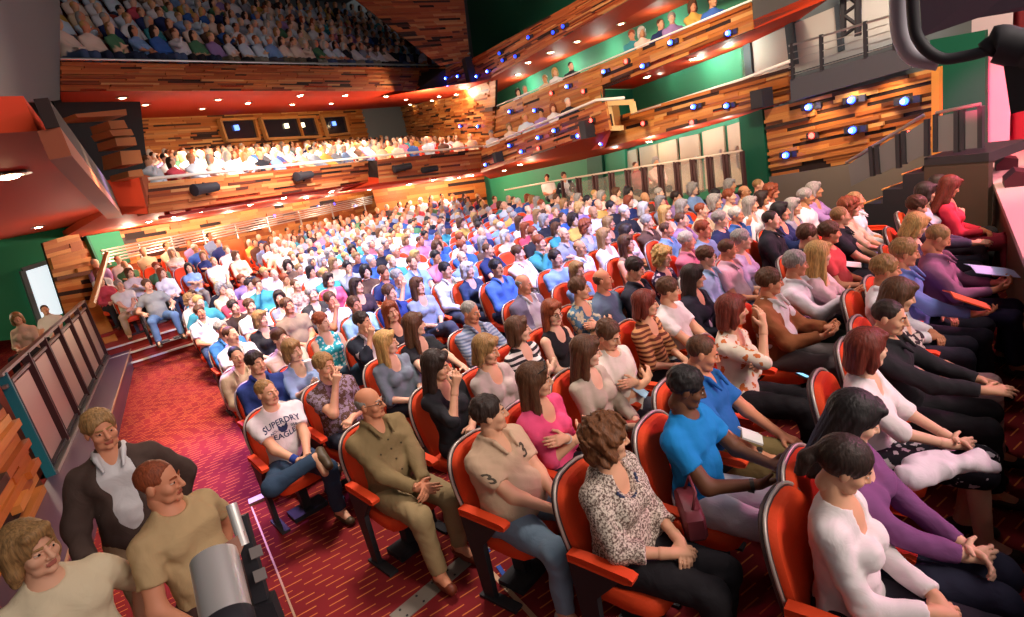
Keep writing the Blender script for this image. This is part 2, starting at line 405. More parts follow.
def hand(g, p, e, h=None, m=0, simple=False):
    W, x, n = p.wr[e], p.hd[e], p.hn[e]; n = unit(n-x*(n@x)); y = np.cross(n, x)*(1 if e < 0 else -1)   # y: towards the thumb
    if simple:
        g.cone(W, W+x*.075, .03, .028, .02, m); g.cone(W+x*.075, W+x*.125-n*.03, .028, .02, .02, m); g.cone(W+x*.03+y*.025, W+x*.075+y*.05-n*.01, .014, .01, .01, m); return
    for q, (yy, r) in enumerate(((.027, .0135), (.009, .0145), (-.009, .014), (-.026, .0125))): g.cone(W, W+x*.085+y*yy, .019, r, .012, m)
    for q, (yy, l) in enumerate(((.028, .96), (.0095, 1.06), (-.0095, 1.0), (-.027, .8))):
        c = math.radians(p.curl*(1+.12*q+.15*((q*7+e) % 3-1))); P = W+x*(.086-.004*abs(q-1))+y*yy; a = c*.55; d = x+y*(yy*1.6)
        r0 = .0092
        for L, dr in ((.042, .0084), (.026, .0078), (.021, .0068)):
            v = unit(d)*math.cos(a)-n*math.sin(a); N = P+v*L*l; g.cone(P, N, r0, dr, .004, m); P = N; r0 = dr; a += c*.85
    T0 = W+x*.022+y*.022-n*.006; v = unit(x*.62+y*.72-n*.25); T1 = T0+v*.046; v2 = unit(x*.85+y*.35-n*.35); T2 = T1+v2*.032
    g.cone(T0, T1, .0155, .0115, .012, m); g.cone(T1, T2, .0112, .0085, .004, m)
SKIN, LIP, EYE, IRIS, BROW = 0, 1, 2, 3, 4
def head_sdf(p, h, k=1.):
    """in the head frame: origin at the middle of the head, face to -Y"""
    g = SDF((-.11, -.15, -.19), (.11, .13, .15), h)
    g.ell((0, .018, .032), (.075, .094, .085), None, .02, SKIN); g.ell((0, -.026, -.035), (.059, .062, .078), None, .03, SKIN)
    g.cone((-.032, -.045, -.082), (.032, -.045, -.082), .026, .026, .02, SKIN); g.ell((0, -.078, -.096), (.022, .016, .017), None, .02, SKIN)
    g.cone((0, .018, -.05), (0, .028, -.11), .053 if not p.fem else .046, .052 if not p.fem else .045, .025, SKIN)
    for e in (-1, 1):
        g.ell((e*.042, -.058, -.028), (.024, .024, .024), None, .02, SKIN)
        g.ell((e*.031, -.092, .008), (.017, .012, .011), None, .01, SKIN, sub=True)
        g.ell((e*.0315, -.0742, .006), (.0125, .0118, .009), None, .002, EYE); g.ell((e*.0315, -.0848, .005), (.0072, .0046, .0074), None, .001, IRIS)
        g.cone((e*.018, -.0835, .0145), (e*.046, -.0765, .0125), .0046, .004, .004, SKIN); g.cone((e*.02, -.0825, -.003), (e*.044, -.077, -.0025), .0038, .0034, .004, SKIN)
        g.cone((e*.014, -.0895, .027), (e*.047, -.078, .03), .0062, .0042, .004, BROW)
        g.ell((e*.0775, .012, -.008), (.011, .02, .031), None, .006, SKIN)
    g.cone((0, -.086, .02), (0, -.11, -.026), .009, .0125, .012, SKIN); g.cone((-.013, -.096, -.032), (.013, -.096, -.032), .0085, .0085, .008, SKIN)
    g.cone((-.018, -.083, -.0605), (.018, -.083, -.0605), .0065, .0065, .006, LIP); g.cone((-.014, -.084, -.069), (.014, -.084, -.069), .0072, .0072, .006, LIP)
    return g
def hair_sdf(style, h, seed=0):
    if style in ('none',): return None
    g = SDF((-.17, -.17, -.46), (.17, .2, .2), h)
    t = .013
    if style == 'bald':
        g.ell((0, .026, .02), (.079, .09, .08), None, .01); g.ell((0, -.0, .1), (.09, .12, .082), None, .006, 0, True); g.cone((0, -.05, 0), (0, -.2, 0), .085, .09, .004, 0, True)
        g.cut((0, 0, -.055), (0, 0, -1)); return g.noise(.0012, 120, seed)
    if style == 'thin':
        g.ell((0, .024, .036), (.08, .098, .087), None, .01)
        g.ell((0, -.075, -.02), (.074, .075, .1), None, .008, 0, True); g.cut((0, .0, -.05), (0, .2, -1)); return g.noise(.0012, 120, seed)
    big = {'curly': .032, 'bob': .02, 'long': .02, 'up': .016, 'pony': .016}.get(style, t)
    g.ell((0, .024, .045), (.078+big, .096+big, .085+big), None, .01)
    if style in ('bob', 'long', 'curly'):
        zl = {'bob': -.11, 'long': -.31, 'curly': -.08}[style]; rr = .03 if style != 'curly' else .04
        for e in (-1, 1):
            g.cone((e*.068, .02, .03), (e*.082, .015, min(zl, -.1)*.6), rr+.01, rr, .02); g.cone((e*.082, .015, zl*.55), (e*.088, .03 if style != 'long' else .0, zl), rr, rr*.75, .02)
            g.cone((e*.04, .07, .0), (e*.05, .085, zl), .05, .035, .02)
        g.cone((0, .07, .0), (0, .09, zl), .06, .045, .02)
        g.cone((-.045, -.07, .095), (.04, -.065, .1), .022, .025, .02)
    if style == 'up': g.ell((0, .11, .08), (.05, .045, .05), None, .015)
    if style == 'pony': g.cone((0, .11, .05), (0, .15, -.03), .025, .035, .015); g.cone((0, .15, -.03), (0, .13, -.2), .035, .014, .015)
    # open the face
    g.ell((.008 if style != 'short' else 0, -.1, -.03), (.064 if style in ('bob', 'long', 'curly') else .074, .085, .105 if style not in ('bob',) else .098), None, .008, 0, True)
    if style in ('short', 'up', 'pony'):
        for e in (-1, 1): g.ell((e*.085, -.015, -.045), (.03, .035, .05), None, .008, 0, True)
        g.cut((0, .06, -.075), (0, -.55, -1))
    g.strands(.0018 if style != 'curly' else .001, 22, (0, .03, 0))
    if style == 'curly': g.noise(.007, 75, seed)
    elif style == 'short': g.noise(.0022, 85, seed)
    return g
def to_mesh(name, parts, mats, slots=None):
    """parts: list of (V, Q, owner)"""
    Vs, Qs, Ms = [], [], []; o = 0
    for V, Q, w in parts:
        Vs.append(V); Qs.append(Q+o); Ms.append(np.asarray(w)[Q].min(1) if len(Q) else np.zeros(0)); o += len(V)
    return np_mesh(name, np.concatenate(Vs), np.concatenate(Qs), mats, np.concatenate(Ms))
BB = ((-.5, -.85, 0), (.5, .36, 1.2)); BBS = ((-.5, -.6, 0), (.5, .55, 1.6))
def neck(g, p, m=0):
    r = .047 if p.fem else .054; b = p.hc+p.HQ@np.array([0, .02, -.085]); g.cone(p.up(0, .05, .96), b, r*1.12, r, .02, m)
def body_parts(p, h, hh, hd):
    lo, hi = BBS if p.stand else BB
    g = SDF(lo, hi, h); torso(g, p); legs_(g, p); neck(g, p)
    for e in (-1, 1):
        arm(g, p, e); f = foot_dir(p, e); g.cone(p.an[e], p.an[e]+f*.13-np.array([0, 0, .045]), .042, .03, .02)
    out = [g.mesh()]; V, Q, w = out[0]; out[0] = (relax(V, Q, 1), Q, w)
    if hd:
        for e in (-1, 1):
            c = p.wr[e]+p.hd[e]*.06; g = SDF(c-.15, c+.15, hd); E = p.el[e]; g.cone(p.wr[e]-unit(p.wr[e]-E)*.05, p.wr[e]+p.hd[e]*.01, .031, .027, .02); hand(g, p, e); out.append(g.mesh())
    else:
        for e in (-1, 1):
            c = p.wr[e]+p.hd[e]*.06; g = SDF(c-.17, c+.17, h*.8); hand(g, p, e, simple=True); out.append(g.mesh())
    V, Q, w = head_sdf(p, hh).mesh(); out.append((p.hc+.94*V@p.HQ.T, Q, w))
    return out
def shirt_part(p, h, kind, seed=0, fold=.0026):
    lo, hi = BBS if p.stand else BB
    g = SDF(lo, hi, h); i = .013; up = p.up
    sl = {'tee': .62, 'polo': .66, 'long': 1.93, 'tank': 0, 'jacket': 1.95, 'half': 1.05, 'shawl': 1.5}[kind]
    if kind in ('jacket', 'shawl'): i = .022
    torso(g, p, i)
    if sl:
        for e in (-1, 1): arm(g, p, e, i+.002, sl, flat=1)
    if kind == 'tank':
        for e in (-1, 1): g.ell(p.sh[e]+p.Q@np.array([e*.035, 0, .0]), (.062, .1, .085), p.Q, .01, 0, True)
    if not p.stand: g.cut((0, -.0, .46), (0, 0, -1))
    else: g.cut((0, 0, .80), (0, 0, -1))
    g.noise(fold*1.3, 22, seed); g.noise(fold*.55, 60, seed+5)
    # neckline
    if p.fem or kind == 'tank': g.ell(up(0, -.075, 1.01), (.07, .1, .105), p.Q, .008, 0, True); g.ell(up(0, .03, 1.06), (.075, .075, .05), p.Q, .008, 0, True)
    elif kind in ('polo', 'jacket', 'long', 'shawl'):
        if kind == 'jacket': g.cone(up(0, -.25, .5), up(0, -.13, 1.12), .105, .135, .008, 0, True)
        g.cone(up(0, -.13, .93), up(0, -.03, 1.08), .012, .06, .006, 0, True)
        if kind != 'jacket':
         for e in (-1, 1): g.cone(up(e*.076, .065, 1.07), up(e*.07, -.035, 1.055), .018, .017, .003); g.cone(up(e*.07, -.035, 1.055), up(e*.05, -.105, .985), .018, .011, .003)
        g.cone(up(-.07, .085, 1.07), up(.07, .085, 1.07), .019, .019, .003); g.ell(up(0, .02, 1.1), (.054, .064, .06), p.Q, .006, 0, True)
    else: g.ell(up(0, -.0, 1.075), (.068, .07, .055), p.Q, .008, 0, True)
    V, Q, w = g.mesh(); return relax(V, Q, 1, .4), Q, w
def trouser_part(p, h, kind, seed=0, fold=.0026):
    lo, hi = BBS if p.stand else BB
    g = SDF(lo, hi, h); i = .014
    g.ell(p.pel+(0, 0, .0), (.17+p.fat*.7+i, .132+p.fat*.5+i, .115), None, .04)
    if kind in ('trousers', 'shorts'): legs_(g, p, i, upto=.93 if kind == 'trousers' else .12, flat=1)
    else:
        for e in (-1, 1): g.cone(p.hip[e], p.kn[e]+unit(p.kn[e]-p.hip[e])*.02, .1, .082, .05)
        m = (p.kn[-1]+p.kn[1])/2; g.cone(p.pel-(0, 0, .03), m, .1, .07, .05); 
    g.noise(fold*1.3, 22, seed+3); g.noise(fold*.4, 55, seed+9)
    V, Q, w = g.mesh(); return relax(V, Q, 1, .4), Q, w
def shoe_part(p, e, h):
    a = p.an[e]; f = foot_dir(p, e); dn = unit(p.an[e]-p.kn[e]); dn = np.array([0, 0, -1.]) if abs(dn[2]) > .6 else dn
    g = SDF(a-.26, a+.26, h); s0 = a+dn*.045
    g.cone(s0-f*.045, s0+f*.14, .04, .036, .02); g.cone(a+dn*.01, s0+f*.06, .045, .04, .02); g.cut(a+dn*.083, dn)
    g.cone(a-dn*.02, a-dn*.09, .047, .05, .004, 0, True)
    return g.mesh()
# ------------------------------------------------------------------ cloth, skin and hair
_cl = {}
def wrinkle(g, sc=7., d=.02, st=.35):
    co = g.n('ShaderNodeTexCoord'); nz = g.n('ShaderNodeTexNoise'); g.l(co.outputs['Object'], nz.inputs['Vector']); nz.inputs['Scale'].default_value = sc; nz.inputs['Detail'].default_value = 3; nz.inputs['Distortion'].default_value = 1.6
    bp = g.n('ShaderNodeBump'); bp.inputs['Strength'].default_value = st; bp.inputs['Distance'].default_value = d; g.l(nz.outputs[0], bp.inputs['Height']); g.l(bp.outputs[0], g.b.inputs['Normal'])
def hair_mat(c):
    k = ('hair', c)
    if k in _cl: return _cl[k]
    g = G('hair', .55, spec=.3); co = g.n('ShaderNodeTexCoord'); mp = g.n('ShaderNodeMapping'); g.l(co.outputs['Object'], mp.inputs[0]); mp.inputs['Scale'].default_value = (70, 70, 9)
    nz = g.n('ShaderNodeTexNoise'); g.l(mp.outputs[0], nz.inputs['Vector']); nz.inputs['Scale'].default_value = 1.6; nz.inputs['Detail'].default_value = 2
    f = g.math('MINIMUM', g.math('MAXIMUM', g.math('MULTIPLY', g.math('SUBTRACT', nz.outputs[0], .32), 2.8), 0), 1)
    bp = g.n('ShaderNodeBump'); bp.inputs['Strength'].default_value = .55; bp.inputs['Distance'].default_value = .005; g.l(nz.outputs[0], bp.inputs['Height']); g.l(bp.outputs[0], g.b.inputs['Normal'])
    _cl[k] = g.col(g.mix(f, lin(shade(c, .78)), lin(shade(c, 1.08)))); return _cl[k]
def cloth(c, pat=None, c2='ffffff', sc=1.):
    k = (c, pat, c2, sc)
    if k in _cl: return _cl[k]
    if pat is None:
        g = G('cloth', .85, spec=.15); g.b.inputs['Base Color'].default_value = (*lin(c), 1); wrinkle(g); m = g.m
    else:
        g = G(pat+'_cloth', .85, spec=.15); co = g.n('ShaderNodeTexCoord'); A, B = lin(c), lin(c2); ob = co.outputs['Object']
        if pat in ('striped', 'pinstriped'):
            w = g.n('ShaderNodeSeparateXYZ'); g.l(ob, w.inputs[0]); f = g.math('FRACT', g.math('MULTIPLY', w.outputs[2] if pat == 'striped' else w.outputs[0], 1/(.05*sc)))
            f = g.math('LESS_THAN', f, .5 if pat == 'striped' else .25)
        elif pat == 'checked':
            w = g.n('ShaderNodeSeparateXYZ'); g.l(ob, w.inputs[0]); fs = [g.math('LESS_THAN', g.math('FRACT', g.math('MULTIPLY', w.outputs[i], 1/(.04*sc))), .4) for i in (0, 2)]
            f = g.math('MULTIPLY', g.math('ADD', fs[0], fs[1]), .5)
        elif pat in ('dotted',):
            v = g.n('ShaderNodeTexVoronoi'); g.l(ob, v.inputs['Vector']); v.inputs['Scale'].default_value = 14/sc; v.inputs['Randomness'].default_value = .4; f = g.math('LESS_THAN', v.outputs['Distance'], .38)
        elif pat in ('floral', 'printed'):
            v = g.n('ShaderNodeTexVoronoi'); nz = g.n('ShaderNodeTexNoise'); g.l(ob, nz.inputs['Vector']); nz.inputs['Scale'].default_value = 30/sc
            mx = g.n('ShaderNodeMix', data_type='VECTOR'); mx.inputs[0].default_value = .06; g.l(ob, mx.inputs[4]); g.l(nz.outputs['Color'], mx.inputs[5]); g.l(mx.outputs[1], v.inputs['Vector']); v.inputs['Scale'].default_value = 17/sc
            f = g.math('LESS_THAN', v.outputs['Distance'], .36 if pat == 'floral' else .5)
        else:   # lace, marbled
            nz = g.n('ShaderNodeTexNoise'); g.l(ob, nz.inputs['Vector']); nz.inputs['Scale'].default_value = 55/sc; nz.inputs['Detail'].default_value = 3
            f = g.math('MULTIPLY', g.math('SUBTRACT', nz.outputs[0], .42), 6); f = g.math('MINIMUM', g.math('MAXIMUM', f, 0), 1)
        wrinkle(g); m = g.col(g.mix(f, A, B))
    _cl[k] = m; return m
def skin(c='d9a17c'):
    m = mat('skin', c, .55, spec=.3); m.node_tree.nodes['Principled BSDF'].inputs['Subsurface Weight'].default_value = 0; return m
M_EYE = mat('eye_white', 'd8d4cc', .3); M_IRIS = mat('iris', '2b211c', .2)
SK = {'l': 'dba382', 'p': 'e0b094', 'r': 'd08a68', 't': 'c08a62', 'd': '6b4430', 'b': '8a5c40'}
HC = {'brown': '5a3a26', 'dark': '33251f', 'black': '241f20', 'grey': '9a948c', 'white': 'c9c4bb', 'blonde': 'c39a5c', 'red': '8a4326', 'auburn': '6e2c1f', 'light': '9a7448', 'chestnut': '74482c'}
def shade(c, f): return tuple(max(0, min(255, int(int(c[i:i+2], 16)*f))) for i in (0, 2, 4))
def skin_mats(sk, hair):
    c = SK[sk]; return [skin(c), mat('lips', shade(c, .78)[:1]+shade(c, .6)[1:2]+shade(c, .62)[2:], .5), M_EYE, M_IRIS, mat('brow', HC.get(hair, HC['brown']), .8)]
M_SHOE = mat('shoe_leather', '4a3228', .5)

def mk(name, parts, mats, parent): return link(bpy.data.objects.new(name, to_mesh(name, parts, mats)), parent)
def hero(loc, rz, label, p, sk='l', hair=('short', 'brown'), shirt=('tee', 'ffffff', None, None, 1.), low=('trousers', '35415c', None), shoe='4a3228', group=None, glasses=False, seed=0, h=.011, hh=.0062, hd=.0056, inner='c9c4c4'):
    t = thing('person', label, 'person', loc, rz, group)
    t.scale = (p.tall,)*3
    mk('body', body_parts(p, h, hh, hd), skin_mats(sk, hair[1]), t)
    sh = (list(shirt)+[None, None, 1.])[:5]
    s = mk({'jacket': 'jacket', 'long': 'shirt', 'tee': 't_shirt', 'polo': 'polo_shirt', 'tank': 'top', 'half': 'top', 'shawl': 'shawl'}[sh[0]], [shirt_part(p, h, sh[0], seed)], [cloth(sh[1], sh[2], sh[3] or 'ffffff', sh[4] or 1.)], t)
    if sh[0] == 'jacket': mk('shirt', [shirt_part(p, h, 'polo', seed+1)], [cloth(inner)], t)
    lo = (list(low)+[None, None, 1.])[:5]
    mk(lo[0], [trouser_part(p, h, lo[0], seed)], [cloth(lo[1], lo[2], lo[3] or 'ffffff', lo[4] or 1.)], t)
    for e in (-1, 1): mk('shoe', [shoe_part(p, e, h)], [mat('shoe_leather', shoe, .5)], t)
    g = hair_sdf(hair[0], .0075 if h < .015 else .011, seed)
    if g:
        V, Q, w = g.mesh(); mk('hair', [(p.hc+.94*V@p.HQ.T, Q, w)], [hair_mat(HC[hair[1]])], t)
    if glasses:
        mb = MB(); f = lambda x, y, z: p.hc+.94*p.HQ@np.array([x, y, z])
        for e in (-1, 1):
            mb.tube([f(e*.032+.021*math.cos(a), -.101, .008+.016*math.sin(a)) for a in np.linspace(0, 2*PI, 13)], .0022, 5, False)
            mb.tube([f(e*.052, -.1, .012), f(e*.08, -.05, .014), f(e*.083, .02, .006)], .002, 5)
        mb.tube([f(-.011, -.102, .011), f(.011, -.102, .011)], .002, 5)
        mb.build('spectacles', mat('spectacle_frame', '2c2624', .4), t, smooth=True)
    return t
def print_on(shirt, txt, size, xf, mat_, d=(0, 1, 0), off=.003, name='chest_print', arc=0.):
    """lettering laid on the cloth: glyph outlines turned into a mesh and dropped on the surface along d; xf: (x, y) of the glyphs -> start point"""
    cu = bpy.data.curves.new('t', 'FONT'); cu.body = txt; cu.size = size; cu.align_x = 'CENTER'; cu.align_y = 'CENTER'; cu.resolution_u = 2; cu.offset = size*.018
    o = bpy.data.objects.new('t', cu); COL.objects.link(o); dg = bpy.context.evaluated_depsgraph_get(); dg.update()
    me = bpy.data.meshes.new_from_object(o.evaluated_get(dg)); bpy.data.objects.remove(o)
    bm = bmesh.new(); bm.from_mesh(me); bmesh.ops.triangulate(bm, faces=bm.faces); bmesh.ops.subdivide_edges(bm, edges=[e for e in bm.edges if e.calc_length() > size*.2], cuts=2); bmesh.ops.triangulate(bm, faces=bm.faces)
    sm = shirt.data; bvh = BVHTree.FromPolygons([v.co[:] for v in sm.vertices], [q.vertices[:] for q in sm.polygons])
    d = Vector(d).normalized()
    for v in bm.verts:
        x, y = v.co.x, v.co.y
        if arc: y += arc*x*x
        s = Vector(xf(x, y)); hit = bvh.ray_cast(s, d)[0]
        v.co = (hit if hit else s+d*1.)-d*off
    bad = [v for v in bm.verts if False]
    me2 = bpy.data.meshes.new(name); bm.to_mesh(me2); bm.free(); me2.materials.append(mat_)
    return link(bpy.data.objects.new(name, me2), shirt)

# ------------------------------------------------------------------ theatre chair (faces -Y, origin on the floor under the sitter)
def arch(w, z0, z1, r, n=8, bow=.03):
    """outline of a chair back in (x, z): straight sides that round into a full arched top"""
    pts = [(-w*.84, z0), (w*.84, z0), (w*.96, z0+(z1-z0)*.3)]
    N = 2*n+2; h = .26
    for i in range(N+1):
        t = PI*i/N; c, sn = math.cos(t), math.sin(t)
        pts.append((w*math.copysign(abs(c)**.62, c), z1+bow-h+h*max(0., sn)**.78))
    return pts+[(-w*.96, z0+(z1-z0)*.3)]
def inset(o, d):
    cx = 0; cz = sum(z for x, z in o)/len(o); H = max(z for x, z in o)-min(z for x, z in o); Wd = max(x for x, z in o)*2
    return [(x*(1-2*d/Wd), cz+(z-cz)*(1-2*d/H)) for x, z in o]
def chair_proto():
    t = thing('theatre_chair', 'chair', 'chair')
    W = .235; ol = arch(W, .40, .935, .16); tl = math.radians(11)
    def P(x, z, y):      # y: from the front of the back pad; leaning and dished
        zz = z-.42; yy = .165+y+zz*math.tan(tl)-.02*(1-(x/W)**2)*0-.0+.9*x*x*-.6
        return (x, yy, z)
    pad = MB().rings([[P(x, z, y) for x, z in inset(ol, d)] for d, y in ((.11, -.012), (.06, -.022), (.028, -.014), (.018, .006), (.018, .03))]).build('backrest', M_ORANGE, t, smooth=True)
    MB().rings([[P(x, z, y) for x, z in inset(ol, d)] for d, y in ((.012, .02), (0, .03), (.0, .05), (.02, .06), (.12, .066))]).build('back_shell', M_SHELL, t, smooth=True)
    rim = [P(x, z, .028) for x, z in ol[2:]]
    MB().tube(rim, .0085, 6).build('back_rim', M_RIM, t, smooth=2)
    so = [(x, y) for x, y in [(-.215, .17), (-.225, -.1), (-.21, -.2), (-.16, -.245), (0, -.26), (.16, -.245), (.21, -.2), (.225, -.1), (.215, .17), (0, .18)]]
    def S(k, z, dz=0): return [(x*k, -.03+(y+.03)*k, z+dz*(y < -.2)) for x, y in so]
    MB().rings([S(.8, .345), S(.96, .36), S(1, .40), S(.99, .435), S(.92, .455), S(.6, .462)]).build('seat', M_ORANGE, t, smooth=True)
    mb = MB(); mb.box((0, .06, .2), (.07, .1, .3)); mb.box((0, .05, .02), (.3, .2, .04)); mb.box((0, .05, .335), (.3, .22, .03)); mb.build('pedestal', M_BLACK, t)
    arm_side(t, 1)
    return t
def arm_side(t, e):
    mb = MB(); x = e*.25
    prof = [(.19, .605), (-.13, .595), (-.17, .605), (-.18, .632), (-.155, .645), (.1, .655), (.19, .65)]
    rr = []
    for dx, k in ((-.02, .8), (-.029, 1), (.029, 1), (.02, .8)):
        cy, cz = -.0, .628; rr.append([(x+dx, cy+(y-cy)*(.96+.04*k if k < 1 else 1), cz+(z-cz)*k) for y, z in prof])
    mb.rings(rr).build('armrest', M_ORANGE, t, smooth=True)
    m2 = MB(); m2.slab([(x-.018, .17, 0), (x-.018, .08, 0), (x-.018, .06, .42), (x-.018, -.1, .59), (x-.018, .2, .6)], .036, (-1, 0, 0)); m2.box((x, .05, .01), (.07, .3, .02)); m2.build('arm_support', M_BLACK, t)
def dup(root, loc, rz, label=None, group=None):
    r = root.copy(); COL.objects.link(r); r.location = loc; r.rotation_euler = (0, 0, rz)
    if label: r['label'] = label
    if group: r['group'] = group
    for ch in root.children:
        c = ch.copy(); COL.objects.link(c); c.parent = r
    return r
# ------------------------------------------------------------------ the seating: floor heights, rows, the people listed one by one
def ff(x, y):                                  # height of the raked stalls floor
    return max(0, y-8)*.006+max(0, y-13.2)*.05
PRP = VP((11.3, 2.8), (11.3+.407, 2.8+.914))   # the plane of the gallery fronts on the right-hand wall
def prx(y): return 10.05+.445*y
M_INK = mat('print_ink', '2c3558', .8); M_BROWNINK = mat('print_brown', '54493c', .8)
CHAIR0 = None
ORD = ['zeroth', 'first', 'second', 'third', 'fourth', 'fifth', 'sixth', 'seventh', 'eighth', 'ninth', 'tenth', 'eleventh', 'twelfth', 'thirteenth', 'fourteenth', 'fifteenth', 'sixteenth', 'seventeenth', 'eighteenth', 'nineteenth', 'twentieth', 'twenty-first', 'twenty-second', 'twenty-third', 'twenty-fourth', 'twenty-fifth', 'twenty-sixth', 'twenty-seventh', 'twenty-eighth', 'twenty-ninth', 'thirtieth']
# row: left-hand end (x, y) and the bearing of the row
ROWS = [(1.98, .42, 90), (1.93, 1.3, 91), (1.93, 2.12, 92), (1.83, 3.05, 94), (1.75, 4.05, 97), (1.9, 5.0, 100), (2.3, 6.1, 102), (2.72, 7.1, 103)]
while ROWS[-1][1] < 21.5:
    x, y, a = ROWS[-1]; ROWS.append((x+.27, y+.9, min(a+.6, 106)))
def row_pt(i, s):
    x, y, a = ROWS[i]; a = math.radians(a); return x+s*math.sin(a), y+s*math.cos(a)
SP = .5
def row_of(x, y):
    best = None
    for i, (x0, y0, a) in enumerate(ROWS):
        a = math.radians(a); dx, dy = x-x0, y-y0; off = dx*-math.cos(a)+dy*math.sin(a); s = dx*math.sin(a)+dy*math.cos(a)
        if best is None or abs(off) < abs(best[1]): best = (i, off, s)
    return best
def place(px, py, p, z0=None):
    """where the root of a seated person stands so that the head falls at (px, py)"""
    x, y = 3, 3
    for _ in range(30):
        z = ff(x, y) if z0 is None else z0; P = atz(px, py, z+p.hc[2]*p.tall); x, y = .5*x+.5*P[0], .5*y+.5*P[1]
    return P, (ff(*P[:2]) if z0 is None else z0)
taken = []                                     # (x, y) of every seat in use
ENDS = {(845, 466), (607, 440), (490, 414), (370, 403), (267, 392), (256, 363), (222, 329)}
def seat_chair(x, y, z, rz, label, end=False):
    global CHAIR0
    if CHAIR0 is None:
        CHAIR0 = chair_proto(); c = CHAIR0; c.location = (x, y, z); c.rotation_euler = (0, 0, rz); c['label'] = label; c['group'] = 'theatre chairs in the stalls'
        return c
    c = dup(CHAIR0, (x, y, z), rz, label, 'theatre chairs in the stalls')
    if end: arm_side(c, -1)
    return c
HL = [(119, 285, 'clasp', ('tee', 'd8d4c8'), ('trousers', 'b09a78'), 'person in white T-shirt and tan trousers beside the wheelchair', 'grey'), (147, 285, 'rest', ('tee', '8a8a84'), ('trousers', '5a7494'), 'person in grey T-shirt and light jeans sitting in wheelchair', 'brown')]
J, T_, S_ = 'jacket', 'trousers', 'skirt'
